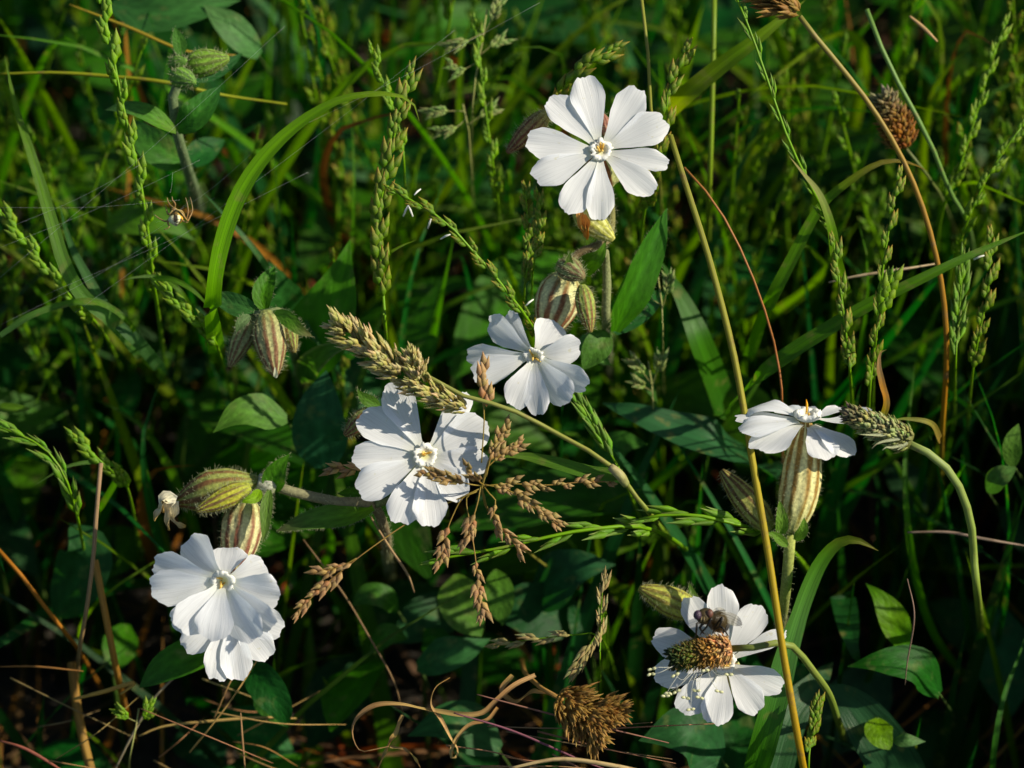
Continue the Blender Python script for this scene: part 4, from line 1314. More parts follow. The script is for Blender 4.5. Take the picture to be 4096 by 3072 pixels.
# ================================================================== ryegrass spikes that stand out
RY = 0.0
spikes = [
    # pts (2212 px, depth mm) tip -> base, root pixel, kind, n, size(mm), t1, radius, anthers, label
    ([(214, -20, 12), (232, 60, 12), (250, 150, 12), (268, 240, 13), (290, 330, 14), (308, 420, 15), (322, 520, 18), (330, 600, 24), (345, 700, 50)], (370, 900), 'green', 17, 5.6, .62, 5.0, 0, 'tall bright ryegrass spike left of the unopened campion'),
    ([(838, 404, -2), (880, 428, -2), (925, 455, -2), (965, 480, -2), (1010, 530, 0), (1060, 585, 1), (1110, 650, 3), (1150, 705, 8), (1180, 800, 40)], (1200, 1000), 'tipped', 18, 3.9, .52, 5.0, 6, 'slanting ryegrass spike with white anthers pointing at the upper campion flowers'),
    ([(1584, -20, 4), (1610, 40, 4), (1640, 120, 4), (1672, 215, 5), (1706, 310, 6), (1742, 385, 8), (1785, 470, 14), (1810, 560, 40)], (1830, 760), 'slim', 15, 4.2, .62, 5.2, 0, 'smooth ryegrass spike slanting down beside the tan straw'),
    ([(1798, 508, 8), (1806, 560, 8), (1815, 620, 8), (1824, 690, 9), (1832, 760, 12), (1838, 830, 26)], (1850, 1000), 'tipped', 10, 4.4, .72, 4.4, 0, 'short knobbly ryegrass spike in front of the broad slanting blade'),
    ([(1946, 368, 6), (1930, 440, 6), (1916, 520, 7), (1905, 600, 8), (1896, 690, 10), (1884, 790, 14), (1876, 880, 30)], (1872, 1040), 'tipped', 15, 4.2, .70, 4.4, 0, 'upright beaded ryegrass spike next to the brown plantain stalk'),
    ([(1922, 600, 8), (1910, 650, 9), (1900, 700, 10), (1890, 760, 14)], (1880, 1030), 'green', 4, 6.5, .30, 3.0, 0, 'pale forked spikelet sprig leaning on the beaded spike'),
    ([(2140, 503, 14), (2140, 560, 14), (2136, 620, 14), (2124, 680, 16), (2108, 760, 20), (2096, 850, 40)], (2085, 980), 'tipped', 12, 4.6, .55, 3.8, 1, 'feathery ryegrass spike with open spikelets at the right'),
    ([(2080, 560, 20), (2075, 640, 20), (2068, 720, 20), (2064, 800, 24)], (2060, 980), 'slim', 9, 6.0, .75, 3.4, 0, 'slender spike between the plantain stalk and the feathery spike'),
    ([(888, 152, 6), (880, 190, 6), (862, 250, 6), (846, 320, 7), (828, 400, 8), (820, 480, 9), (822, 560, 10), (828, 640, 14), (834, 730, 26)], (845, 900), 'tipped', 16, 6.2, .62, 4.6, 0, 'leafy green ryegrass spike crossing the tip of the arching blade'),
    ([(800, 96, 24), (812, 140, 24), (832, 185, 24), (852, 240, 24), (868, 300, 26), (875, 400, 40)], (880, 560), 'green', 9, 4.0, .6, 3.6, 0, 'thin ryegrass spike behind the arching blade'),
    ([(2216, 262, 26), (2180, 310, 26), (2140, 370, 27), (2105, 440, 28), (2075, 520, 34), (2050, 600, 60)], (2040, 720), 'green', 12, 4.2, .6, 4.0, 0, 'ryegrass spike leaning in from the right edge'),
    ([(2176, 40, 36), (2150, 110, 36), (2122, 200, 37), (2096, 290, 38), (2066, 380, 40), (2030, 480, 60)], (2015, 640), 'green', 14, 4.4, .7, 4.2, 0, 'long spike leaning across the upper right grass'),
    ([(1488, 96, 10), (1472, 135, 10), (1452, 180, 10), (1438, 220, 10), (1440, 270, 11), (1420, 330, 13), (1400, 420, 20), (1385, 520, 50)], (1380, 700), 'tipped', 15, 5.2, .55, 4.0, 0, 'brown tipped spike rising at the right of the round flower'),
    ([(1336, 100, 8), (1306, 116, 8), (1270, 140, 8), (1236, 166, 9), (1210, 210, 16), (1195, 300, 40)], (1185, 480), 'tipped', 7, 6.0, .42, 3.6, 0, 'brown tipped spike bending over the top of the round flower'),
    ([(1024, 40, 40), (1034, 110, 40), (1044, 200, 40), (1056, 290, 42), (1068, 380, 46), (1078, 470, 70)], (1085, 620), 'green', 13, 4.6, .7, 4.0, 0, 'upright spike left of the round flower behind a seed head'),
    ([(1132, 400, 16), (1138, 450, 16), (1142, 510, 17), (1140, 570, 18), (1132, 640, 26)], (1130, 800), 'tipped', 12, 3.6, .75, 3.6, 0, 'stubby spike under the round flower left of the pale calyx'),
    ([(1160, 420, 14), (1168, 470, 14), (1160, 540, 15), (1150, 600, 22)], (1145, 780), 'tipped', 8, 3.6, .62, 3.2, 0, 'stubby spike close beside the hairy drooping bud'),
    ([(928, 1212, -2), (990, 1200, -2), (1070, 1186, -2), (1150, 1168, -1), (1230, 1150, 0), (1310, 1140, 2), (1380, 1138, 6), (1460, 1170, 30)], (1560, 1250), 'slim', 9, 7.5, .62, 6.0, 0, 'flat lying ryegrass spike below the panicle'),
    ([(1380, 1122, 0), (1440, 1112, 0), (1510, 1114, 0), (1580, 1130, 2), (1650, 1150, 8), (1720, 1200, 40)], (1790, 1290), 'slim', 6, 8.0, .4, 7.0, 0, 'flat lying ryegrass spike running behind the tan straw'),
    ([(1238, 838, 12), (1262, 880, 12), (1290, 930, 12), (1318, 980, 12), (1345, 1030, 16)], (1420, 1200), 'slim', 8, 6.5, .62, 4.2, 0, 'green spike behind the bent cocksfoot stem'),
    ([(-10, 446, 22), (40, 498, 22), (85, 560, 22), (130, 615, 23), (170, 660, 26), (230, 730, 50)], (290, 860), 'green', 11, 5.0, .62, 4.6, 0, 'yellow green spike entering from the left edge'),
    ([(-4, 922, 16), (50, 942, 16), (100, 972, 16), (135, 1020, 17), (158, 1080, 20), (176, 1160, 36)], (200, 1300), 'slim', 10, 6.0, .6, 4.6, 0, 'drooping ryegrass spike low at the left edge'),
    ([(156, 938, 20), (190, 968, 20), (225, 1005, 20), (262, 1032, 24), (285, 1090, 40)], (310, 1250), 'green', 8, 5.0, .55, 4.4, 0, 'short spike over the broken straw'),
    ([(1766, 1512, 0), (1760, 1560, 0), (1750, 1610, 1), (1746, 1670, 3)], (1750, 1760), 'tipped', 9, 3.6, .6, 4.0, 0, 'small green spike beside the foot of the tan straw'),
    ([(335, 610, 20), (370, 640, 20), (410, 680, 20), (450, 716, 22), (480, 780, 40)], (520, 940), 'green', 9, 5.0, .55, 4.4, 0, 'spike slanting down from the leafy stem joint'),
    ([(1306, 1240, 6), (1300, 1290, 6), (1298, 1360, 7), (1296, 1440, 10)], (1300, 1560), 'straw', 7, 4.4, .7, 2.6, 0, 'sparse pale spike above the withered head'),
    ([(1060, 1395, 18), (1120, 1385, 14), (1180, 1378, 12), (1240, 1372, 12), (1300, 1380, 20)], (1340, 1480), 'straw', 6, 4.6, .5, 2.6, 0, 'thin level sprig of pale spikelets in the dark below the panicle'),
    ([(1240, 1455, 8), (1270, 1400, 8), (1300, 1350, 9), (1310, 1330, 12)], (1312, 1500), 'straw', 5, 4.8, .45, 2.4, 0, 'tuft of loose pale spikelets right above the withered head'),
]
for pts_, root_, kind, n, sz, t1, rd, an, lb in spikes:
    q = path(pts_, None, 40, root=root_)
    # the last piece dives to the soil: keep spikelets on the visible part
    L = np.linalg.norm(np.diff(q, axis=0), axis=1).sum()
    vis = np.linalg.norm(np.diff(path(pts_, None, 30), axis=0), axis=1).sum()
    ryegrass(q, rd * PXM, lb, kind, n, sz * .001, t1=min(.98, vis / L * (t1 + .18)), anthers=an, lean=.17, fat=.9 if kind != 'slim' else .62)

# ================================================================== grass blades that stand out
GY = [(0.055, 0.12, 0.02), (0.10, 0.18, 0.02), (0.10, 0.19, 0.02), (0.09, 0.18, 0.025)]
blades = [
    # base -> tip
    ([(470, 760, 30), (458, 650, 8), (474, 540, 3), (512, 430, 1), (570, 340, 0), (650, 265, 0), (740, 215, -1), (830, 203, -2), (888, 218, -1), (906, 262, 0)], None, 42, [(0.08, 0.18, 0.02), (0.10, 0.23, 0.02), (0.11, 0.25, 0.022), (0.12, 0.26, 0.03), (0.13, 0.26, 0.03), (0.18, 0.24, 0.05)], .25, [0, .2, .5, .9, .5, .1, -.1, .3], 'broad glossy grass blade arching over the upper left', -F_ + .5 * U_),
    ([(320, 780, 40), (240, 690, 26), (180, 640, 24), (140, 570, 22), (110, 470, 22), (70, 340, 22), (34, 230, 24), (10, 120, 26)], None, 34, [(0.05, 0.12, 0.03), (0.08, 0.16, 0.05), (0.10, 0.20, 0.03), (0.10, 0.19, 0.02)], .15, [.2, 0, .2], 'broad sunlit blade slanting along the left edge', None),
    ([(350, 800, 44), (300, 740, 30), (240, 680, 28), (190, 600, 28), (150, 520, 30), (128, 440, 34)], None, 30, [(0.06, 0.13, 0.05), (0.08, 0.16, 0.06), (0.04, 0.11, 0.03)], .15, [.1, 0, .3], 'blue green blade crossing under the slanting left blade', None),
    ([(1560, 900, 40), (1640, 815, 20), (1720, 755, 16), (1800, 705, 14), (1880, 658, 13), (1980, 608, 12), (2100, 550, 12), (2240, 490, 14)], None, 40, [(0.05, 0.12, 0.02), (0.06, 0.15, 0.02), (0.06, 0.15, 0.02), (0.075, 0.17, 0.02), (0.08, 0.18, 0.02)], .25, [.3, .1, .1, .3], 'long broad blade slanting across the right hand grass', -F_ + .7 * U_),
    ([(1620, 770, 50), (1660, 660, 26), (1710, 560, 20), (1770, 450, 18), (1830, 395, 17), (1900, 352, 16), (1960, 350, 16), (2005, 370, 18)], None, 32, [(0.04, 0.11, 0.02), (0.07, 0.16, 0.02), (0.075, 0.17, 0.02), (0.08, 0.17, 0.02), (0.24, 0.15, 0.05)], .25, [0, .4, .2, .6], 'arched blade with a brown tip behind the plantain stalk', -F_ + .5 * U_),
    ([(1440, 240, 44), (1480, 205, 34), (1560, 140, 30), (1620, 95, 28), (1690, 40, 28), (1740, 0, 30)], None, 44, [(0.14, 0.13, 0.04), (0.15, 0.18, 0.03), (0.10, 0.18, 0.02), (0.13, 0.19, 0.03)], .3, [.2, 0, .3], 'wide yellow green leaf sheath slanting up right of the round flower', None),
    ([(1830, 640, 30), (1806, 560, 14), (1795, 490, 10), (1770, 420, 8), (1735, 375, 7), (1705, 338, 6)], None, 30, [(0.07, 0.15, 0.02), (0.09, 0.18, 0.02), (0.10, 0.19, 0.03), (0.35, 0.3, 0.15)], .2, [.8, .3, .5], 'short blade with a white tip hugging the smooth spike', None),
    ([(1625, 1690, 12), (1652, 1590, 6), (1680, 1480, 4), (1702, 1390, 3), (1735, 1290, 2), (1770, 1215, 1), (1810, 1172, 0), (1850, 1166, -1), (1898, 1190, 0)], None, 60, [(0.05, 0.14, 0.025), (0.06, 0.16, 0.03), (0.07, 0.16, 0.05), (0.08, 0.17, 0.05), (0.07, 0.16, 0.03), (0.16, 0.14, 0.03)], .3, [0, .1, .3, .7, .4, .2], 'big clasping grass leaf with a curled tip beside the tan straw', None),
    ([(0, 725, 24), (60, 685, 22), (120, 662, 22), (185, 650, 22), (235, 662, 24), (280, 700, 26), (330, 780, 40)], None, 15, [(0.09, 0.17, 0.06), (0.08, 0.17, 0.02), (0.06, 0.14, 0.02)], .2, 0, 'narrow blade arching low at the left edge', None),
    ([(420, 690, 24), (390, 630, 20), (345, 600, 20), (300, 598, 20), (262, 606, 20)], None, 13, [(0.06, 0.14, 0.02), (0.09, 0.17, 0.03), (0.11, 0.18, 0.06)], .2, 0, 'small blade spreading left from the leafy stem joint', None),
    ([(330, 600, 20), (375, 605, 18), (420, 630, 18), (458, 670, 20)], None, 13, [(0.06, 0.14, 0.02), (0.09, 0.17, 0.03)], .2, 0, 'small blade spreading right from the leafy stem joint', None),
    ([(600, 610, 50), (550, 540, 34), (490, 470, 32), (430, 405, 34)], None, 16, [(0.04, 0.11, 0.03), (0.08, 0.16, 0.07), (0.05, 0.12, 0.04)], .2, .2, 'pale strip of blade showing inside the big arch', None),
    ([(215, 1100, 40), (260, 1020, 26), (240, 1002, 22), (195, 998, 20), (140, 1010, 20), (72, 1050, 22)], None, 15, [(0.06, 0.13, 0.02), (0.08, 0.17, 0.03), (0.07, 0.15, 0.03), (0.10, 0.16, 0.05)], .2, 0, 'thin bent blade above the broken straw', None),
    ([(0, 880, 34), (40, 882, 34), (66, 884, 34)], None, 22, (0.09, 0.17, 0.03), .2, 0, 'stub of bright blade at the left edge', None),
    ([(1905, 905, 6), (1914, 870, 6), (1905, 830, 6), (1898, 790, 6), (1902, 762, 6), (1916, 755, 6)], None, 16, [(0.12, 0.16, 0.03), (0.36, 0.17, 0.04), (0.28, 0.18, 0.09), (0.26, 0.18, 0.1)], .4, [0, .5, .1, .8], 'curled brown leaf tip standing above the green plantain head', None),
    ([(2030, 950, 20), (2010, 915, 8), (1960, 905, 6), (1925, 908, 4)], None, 18, [(0.30, 0.2, 0.08), (0.25, 0.2, 0.07), (0.14, 0.18, 0.05)], .3, .4, 'short brown edged leaf lying behind the green plantain head', None),
    ([(820, 640, 24), (835, 560, 12), (860, 535, 10), (900, 518, 10)], None, 12, [(0.10, 0.17, 0.03), (0.12, 0.19, 0.03)], .2, .2, 'little side blade on the leafy green spike', None),
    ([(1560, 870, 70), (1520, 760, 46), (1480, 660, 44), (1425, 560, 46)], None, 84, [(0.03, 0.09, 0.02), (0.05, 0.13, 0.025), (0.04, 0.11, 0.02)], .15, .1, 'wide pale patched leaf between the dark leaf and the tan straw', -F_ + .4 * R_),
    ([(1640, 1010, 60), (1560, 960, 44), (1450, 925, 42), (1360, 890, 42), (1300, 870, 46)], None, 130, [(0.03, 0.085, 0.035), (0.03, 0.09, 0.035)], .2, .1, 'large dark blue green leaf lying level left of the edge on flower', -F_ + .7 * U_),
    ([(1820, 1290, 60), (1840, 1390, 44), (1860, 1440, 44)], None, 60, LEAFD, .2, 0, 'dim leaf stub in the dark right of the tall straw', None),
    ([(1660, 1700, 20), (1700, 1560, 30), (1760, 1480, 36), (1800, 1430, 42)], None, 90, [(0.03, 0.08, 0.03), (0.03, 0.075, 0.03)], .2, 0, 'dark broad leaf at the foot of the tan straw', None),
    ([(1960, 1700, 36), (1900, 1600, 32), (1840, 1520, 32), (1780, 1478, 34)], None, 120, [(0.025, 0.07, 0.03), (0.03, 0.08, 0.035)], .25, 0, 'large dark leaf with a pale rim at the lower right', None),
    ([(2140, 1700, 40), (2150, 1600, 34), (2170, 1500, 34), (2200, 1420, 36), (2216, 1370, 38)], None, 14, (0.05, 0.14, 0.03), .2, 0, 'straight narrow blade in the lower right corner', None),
]
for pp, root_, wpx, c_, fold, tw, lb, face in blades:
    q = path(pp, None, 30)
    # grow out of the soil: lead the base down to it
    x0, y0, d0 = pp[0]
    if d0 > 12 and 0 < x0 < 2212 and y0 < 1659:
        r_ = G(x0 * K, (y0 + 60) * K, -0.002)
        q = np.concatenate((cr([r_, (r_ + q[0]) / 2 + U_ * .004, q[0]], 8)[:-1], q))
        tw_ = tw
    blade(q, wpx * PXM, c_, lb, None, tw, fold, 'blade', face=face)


# ================================================================== low broad leaves (clover and dock) that can be told apart
def low_leaf(pp, wpx, c_, lb, kind='ovate', face=None, edge=None, name='low_leaf', fold=.12, wave=.03, group=None, curl=0):
    q = path(pp, None, 16)
    x, y, d = proj(q[0])
    r_ = G(x, y + 40, -0.002)
    t = thing(name, r_, lb, 'leaf', group)
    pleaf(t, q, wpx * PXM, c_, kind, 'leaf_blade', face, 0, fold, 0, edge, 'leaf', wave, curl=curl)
    mb = MB()
    tube(mb, cr([r_, (r_ + q[0]) / 2 + np.array((.003, -.004, 0)), q[0] + (q[1] - q[0]) * .4], 12), 2.6 * PXM, (0.08, 0.13, 0.04), 5)
    mb.build('leaf_stalk', M['stem'], t, r_)


UPF = -F_ + .5 * U_
for a in [
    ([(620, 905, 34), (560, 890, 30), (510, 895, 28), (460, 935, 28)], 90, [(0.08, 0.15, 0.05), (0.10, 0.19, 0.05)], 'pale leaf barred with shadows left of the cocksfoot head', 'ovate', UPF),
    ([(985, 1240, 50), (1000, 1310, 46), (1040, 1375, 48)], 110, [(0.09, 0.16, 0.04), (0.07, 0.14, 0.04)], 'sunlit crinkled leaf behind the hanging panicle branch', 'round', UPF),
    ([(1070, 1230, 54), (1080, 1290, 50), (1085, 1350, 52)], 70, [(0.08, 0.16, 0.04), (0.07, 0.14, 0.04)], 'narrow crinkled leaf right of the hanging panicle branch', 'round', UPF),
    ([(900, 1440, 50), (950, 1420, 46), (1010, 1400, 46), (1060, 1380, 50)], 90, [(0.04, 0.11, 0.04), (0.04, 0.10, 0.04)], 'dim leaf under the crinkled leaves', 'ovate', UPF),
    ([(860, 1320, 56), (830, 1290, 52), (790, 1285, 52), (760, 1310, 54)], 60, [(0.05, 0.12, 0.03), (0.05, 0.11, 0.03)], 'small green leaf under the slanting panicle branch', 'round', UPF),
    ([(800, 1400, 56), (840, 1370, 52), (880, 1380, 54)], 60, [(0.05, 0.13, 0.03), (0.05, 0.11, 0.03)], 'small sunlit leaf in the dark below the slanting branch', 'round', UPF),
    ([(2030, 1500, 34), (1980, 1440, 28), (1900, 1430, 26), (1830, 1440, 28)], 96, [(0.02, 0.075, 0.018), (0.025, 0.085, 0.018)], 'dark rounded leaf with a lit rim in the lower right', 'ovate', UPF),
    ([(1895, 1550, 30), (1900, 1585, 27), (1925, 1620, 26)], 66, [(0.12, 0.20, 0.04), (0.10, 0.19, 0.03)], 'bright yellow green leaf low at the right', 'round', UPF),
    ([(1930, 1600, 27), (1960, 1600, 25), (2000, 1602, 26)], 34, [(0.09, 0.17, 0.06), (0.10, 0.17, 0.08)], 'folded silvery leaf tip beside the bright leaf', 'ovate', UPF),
    ([(1960, 1400, 40), (1930, 1340, 36), (1900, 1290, 36), (1870, 1260, 38)], 76, [(0.05, 0.13, 0.03), (0.10, 0.19, 0.03), (0.06, 0.14, 0.03)], 'leaf with a sunlight patch in its colour right of the clasping grass leaf', 'ovate', UPF),  # brighter middle colour paints in the sun patch
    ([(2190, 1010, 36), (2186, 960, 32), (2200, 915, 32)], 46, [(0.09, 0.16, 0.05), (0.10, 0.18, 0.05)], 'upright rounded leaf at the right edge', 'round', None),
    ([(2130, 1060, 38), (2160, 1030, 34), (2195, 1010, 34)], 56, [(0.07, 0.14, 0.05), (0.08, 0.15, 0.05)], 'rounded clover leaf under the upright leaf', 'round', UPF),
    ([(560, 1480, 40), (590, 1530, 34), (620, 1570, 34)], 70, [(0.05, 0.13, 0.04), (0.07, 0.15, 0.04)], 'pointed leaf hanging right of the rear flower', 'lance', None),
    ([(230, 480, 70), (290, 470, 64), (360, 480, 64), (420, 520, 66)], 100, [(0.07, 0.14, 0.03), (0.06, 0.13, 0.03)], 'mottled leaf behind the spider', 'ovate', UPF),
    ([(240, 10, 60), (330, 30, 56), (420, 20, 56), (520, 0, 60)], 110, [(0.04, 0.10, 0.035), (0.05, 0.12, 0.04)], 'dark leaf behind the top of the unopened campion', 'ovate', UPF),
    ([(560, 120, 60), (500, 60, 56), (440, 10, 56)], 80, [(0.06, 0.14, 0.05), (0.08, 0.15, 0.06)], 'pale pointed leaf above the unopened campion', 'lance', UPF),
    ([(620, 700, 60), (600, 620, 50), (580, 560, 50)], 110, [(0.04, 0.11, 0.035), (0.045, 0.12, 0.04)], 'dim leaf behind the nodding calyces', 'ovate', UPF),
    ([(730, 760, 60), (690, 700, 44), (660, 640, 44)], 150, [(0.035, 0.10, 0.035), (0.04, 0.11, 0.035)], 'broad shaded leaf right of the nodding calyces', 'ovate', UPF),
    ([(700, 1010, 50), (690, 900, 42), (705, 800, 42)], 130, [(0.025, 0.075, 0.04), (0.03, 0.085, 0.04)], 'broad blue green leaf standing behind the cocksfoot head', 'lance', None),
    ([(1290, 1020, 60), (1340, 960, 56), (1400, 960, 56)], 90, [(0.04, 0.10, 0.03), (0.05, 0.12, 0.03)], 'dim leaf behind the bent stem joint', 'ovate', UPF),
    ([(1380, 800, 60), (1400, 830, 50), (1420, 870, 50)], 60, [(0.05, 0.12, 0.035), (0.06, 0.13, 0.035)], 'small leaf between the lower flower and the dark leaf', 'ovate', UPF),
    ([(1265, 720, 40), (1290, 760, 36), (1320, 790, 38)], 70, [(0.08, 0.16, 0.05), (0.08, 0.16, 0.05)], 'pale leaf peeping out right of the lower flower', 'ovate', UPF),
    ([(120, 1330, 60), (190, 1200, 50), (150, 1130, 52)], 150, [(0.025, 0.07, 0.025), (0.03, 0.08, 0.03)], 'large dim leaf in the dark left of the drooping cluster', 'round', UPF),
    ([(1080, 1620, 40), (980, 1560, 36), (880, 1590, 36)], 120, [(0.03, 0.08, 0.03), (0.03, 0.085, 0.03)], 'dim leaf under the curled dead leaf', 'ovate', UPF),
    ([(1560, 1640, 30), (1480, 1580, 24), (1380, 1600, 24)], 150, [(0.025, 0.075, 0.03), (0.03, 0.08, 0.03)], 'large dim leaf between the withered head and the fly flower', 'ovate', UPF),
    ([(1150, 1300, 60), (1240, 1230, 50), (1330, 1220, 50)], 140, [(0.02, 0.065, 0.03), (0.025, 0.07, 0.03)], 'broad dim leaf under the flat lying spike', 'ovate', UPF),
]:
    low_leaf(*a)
#@@NEXT3

# ================================================================== background turf
bgr = random.Random(23)


def in_frame(p, m=150):
    x, y, d = proj(p)
    return -m < x < 4096 + m and -m < y < 3072 + m, x, y, d


# ryegrass spikes one can still tell apart in the background
nb = 0
tries = 0
while nb < 104 and tries < 4000:
    tries += 1
    tx = bgr.uniform(-100, 4200)
    if tx < 1700 and bgr.random() < .45:
        continue
    ty = bgr.uniform(-250, 900) if tx > 1500 else bgr.uniform(-200, 1200)
    d = bgr.uniform(45, 130)
    tip = P(tx, ty, d)
    if tip[2] < 0.06 or tip[2] > .30:
        continue
    lean = np.array((bgr.gauss(0, .16), bgr.gauss(.10, .14), 0))
    root = np.array((tip[0], tip[1], 0)) + lean * tip[2]
    root[2] = -0.002
    mid = (tip + root) / 2 + np.array((bgr.gauss(0, .006), bgr.gauss(0, .006), 0))
    q = cr([tip, mid * .55 + tip * .45, mid, root], 26)
    kd = bgr.choice(['green', 'green', 'slim', 'slim', 'tipped', 'dark'])
    random.seed(nb + 500)
    ryegrass(q, bgr.uniform(3.6, 6.0) * PXM, {'green': 'plump yellow green ryegrass spike standing in the soft background turf', 'slim': 'thin sparse ryegrass spike standing in the soft background turf', 'tipped': 'brown tipped ryegrass spike standing in the soft background turf', 'dark': 'dull dark green ryegrass spike standing in the soft background turf'}[kd], kd, bgr.randrange(11, 18), bgr.uniform(.0042, .0062), t1=bgr.uniform(.5, .7), group='background ' + kd + ' ryegrass spikes', lean=.18, fat=.9)
    nb += 1

# pale loose panicles in the background
def pale_panicle(tip, root, brs, lb, kind='pale', size=.0033):
    q = path(tip, None, 26, root=root)
    r_ = q[-1].copy()
    t = thing('meadow_grass_panicle', r_, lb, 'grass')
    mb = MB()
    tube(mb, q, 2.0 * PXM, [(0.25, 0.26, 0.10), (0.14, 0.18, 0.05)], 5)
    mb.build('stem', M['stem'], t, r_)
    for bx in brs:
        b = path(bx, None, 10)
        mb = MB()
        tube(mb, b, 1.1 * PXM, (0.22, 0.22, 0.09), 4)
        br = mb.build('branch', M['stem'], t, r_)
        gq = np.gradient(b, axis=0)
        for k in range(5):
            i = 4 + k
            s_ = nz(np.cross(gq[i], F_)) * (1 if k % 2 else -1)
            place_spk(br, kind, b[i], nz(gq[i]) + s_ * .35, size * random.uniform(.8, 1.2))


pale_panicle([(1052, 20, 40), (1046, 70, 40), (1030, 150, 42), (1020, 260, 50)], (1020, 520), [[(1046, 70, 40), (1005, 90, 38), (968, 100, 38)], [(1044, 80, 40), (1062, 40, 38), (1076, 10, 38)], [(1036, 130, 40), (1000, 150, 40), (975, 140, 40)], [(1036, 120, 40), (1060, 100, 40), (1080, 90, 40)]], 'pale loose panicle at the top behind the upright spike')
pale_panicle([(1000, 225, 44), (1010, 260, 44), (1015, 320, 50), (1020, 400, 70)], (1024, 560), [[(1005, 240, 44), (960, 240, 42), (930, 244, 42)], [(1008, 255, 44), (985, 275, 42), (950, 282, 42)], [(1010, 270, 44), (1040, 250, 44), (1060, 240, 44)]], 'pale drooping panicle left of the round flower')
pale_panicle([(1420, 590, 30), (1430, 660, 30), (1432, 740, 34)], (1436, 960), [[(1430, 660, 30), (1400, 640, 28), (1385, 620, 28)], [(1430, 670, 30), (1440, 630, 28), (1442, 600, 28)]], 'pale seed strand hanging along the dark lanceolate leaf')
pale_panicle([(1400, 780, 40), (1408, 830, 40), (1412, 900, 48)], (1414, 1020), [[(1408, 830, 40), (1385, 800, 38), (1372, 785, 38)], [(1408, 835, 40), (1420, 800, 38), (1428, 775, 38)], [(1408, 845, 40), (1390, 835, 38), (1376, 825, 38)]], 'small pale panicle in the gap right of the lower flower')
pale_panicle([(300, 1530, 26), (292, 1580, 26), (280, 1640, 30)], (275, 1700), [[(296, 1560, 26), (275, 1550, 25), (262, 1540, 25)], [(294, 1570, 26), (312, 1550, 25), (318, 1530, 25)]], 'small greenish panicle among the lower left straws', 'green')

# blades one can still tell apart in the background
nb = 0
tries = 0
while nb < 140 and tries < 5000:
    tries += 1
    tx = bgr.uniform(-150, 4250)
    ty = bgr.uniform(-250, 2300)
    if ty > 1200 and bgr.random() < .55:
        continue
    d = bgr.uniform(40, 130)
    tip = P(tx, ty, d)
    if tip[2] < 0.035 or tip[2] > .28:
        continue
    root = np.array((tip[0] + bgr.gauss(0, .35) * tip[2], tip[1] + bgr.gauss(.12, .25) * tip[2], -.002))
    bend = np.array((bgr.gauss(0, .2), bgr.gauss(0, .2), .25)) * tip[2]
    q = cr([root, (root * .55 + tip * .45) + bend * .5, root * .2 + tip * .8 + bend * .45, tip], 18)
    ck = bgr.choice(['mid green', 'mid green', 'yellow green', 'yellow green', 'blue green'])
    if bgr.random() < .07:
        ck = 'rusty brown'
    c_ = jit({'mid green': GRASS, 'yellow green': GRASS_Y, 'blue green': GRASS_B, 'rusty brown': (0.17, 0.085, 0.028)}[ck], .25, bgr)
    random.seed(nb + 900)
    blade(q, bgr.uniform(.0014, .0034), c_, 'narrow ' + ck + ' grass shoot in the soft background turf', 'background ' + ck + ' grass shoots', [bgr.uniform(-1, 1), bgr.uniform(-1, 1)], .25, face=np.array((bgr.gauss(0, .6), -1, .5)), mat='dry' if ck == 'rusty brown' else 'grass')
    nb += 1


# the rest of the sward, too dense to count
def blade_mass(name, n, xr, yr, hr, wr, cols, label, cat, lean=.35, flat=0.0, front_ok=False, seed=1, maxz=None, curve=.4):
    rr = random.Random(seed)
    V, Fc, UV, C = [], [], [], []
    k = 0
    tr = 0
    while k < n and tr < n * 8:
        tr += 1
        x = rr.uniform(*xr)
        y = rr.uniform(*yr)
        h = rr.uniform(*hr)
        a = rr.uniform(0, 6.283)
        l = abs(rr.gauss(0, lean)) + flat
        root = np.array((x, y, -.003))
        dirv = np.array((math.cos(a), math.sin(a), 0))
        tip = root + np.array((0, 0, h)) * (1 - min(.85, l * .5)) + dirv * h * l
        mid = root + (tip - root) * .5 + np.array((0, 0, h * curve * min(1, l)))
        bad = False
        for p in (tip, mid):
            ok, px, py, dd = in_frame(p, 350)
            if ok and dd < 26:
                bad = True
            if maxz is not None and p[2] > maxz + max(0, p[0] - .06) * .62 and p[0] > -.05:
                bad = True
        if bad:
            continue
        wd = rr.uniform(*wr)
        c = jit(rr.choice(cols), .3, rr)
        ns = 5
        s = np.array((-math.sin(a), math.cos(a), 0)) if rr.random() < .6 else nz(np.array((rr.gauss(0, 1), rr.gauss(0, 1), 0)))
        b = len(V)
        for i in range(ns + 1):
            t = i / ns
            p = (1 - t) ** 2 * root + 2 * t * (1 - t) * mid + t * t * tip
            ww = wd * (1 - t ** 2.2) * .5 + .00003
            nn = np.array((0, 0, .2 * ww)) + dirv * .3 * ww
            V += [tuple(p - s * ww), tuple(p + nn), tuple(p + s * ww)]
            UV += [(0, t), (.5, t), (1, t)]
            C += [c, tuple(z * 1.15 for z in c), c]
        for i in range(ns):
            for j in range(2):
                Fc.append((b + i * 3 + j, b + i * 3 + j + 1, b + i * 3 + j + 4, b + i * 3 + j + 3))
        k += 1
    mb = MB()
    mb.v, mb.f, mb.uv, mb.c = V, Fc, UV, C
    o = mb.build(name, M['grass'] if cat == 'grass' else M['dry'])
    tag(o, label, cat)
    o['kind'] = 'stuff'
    return o


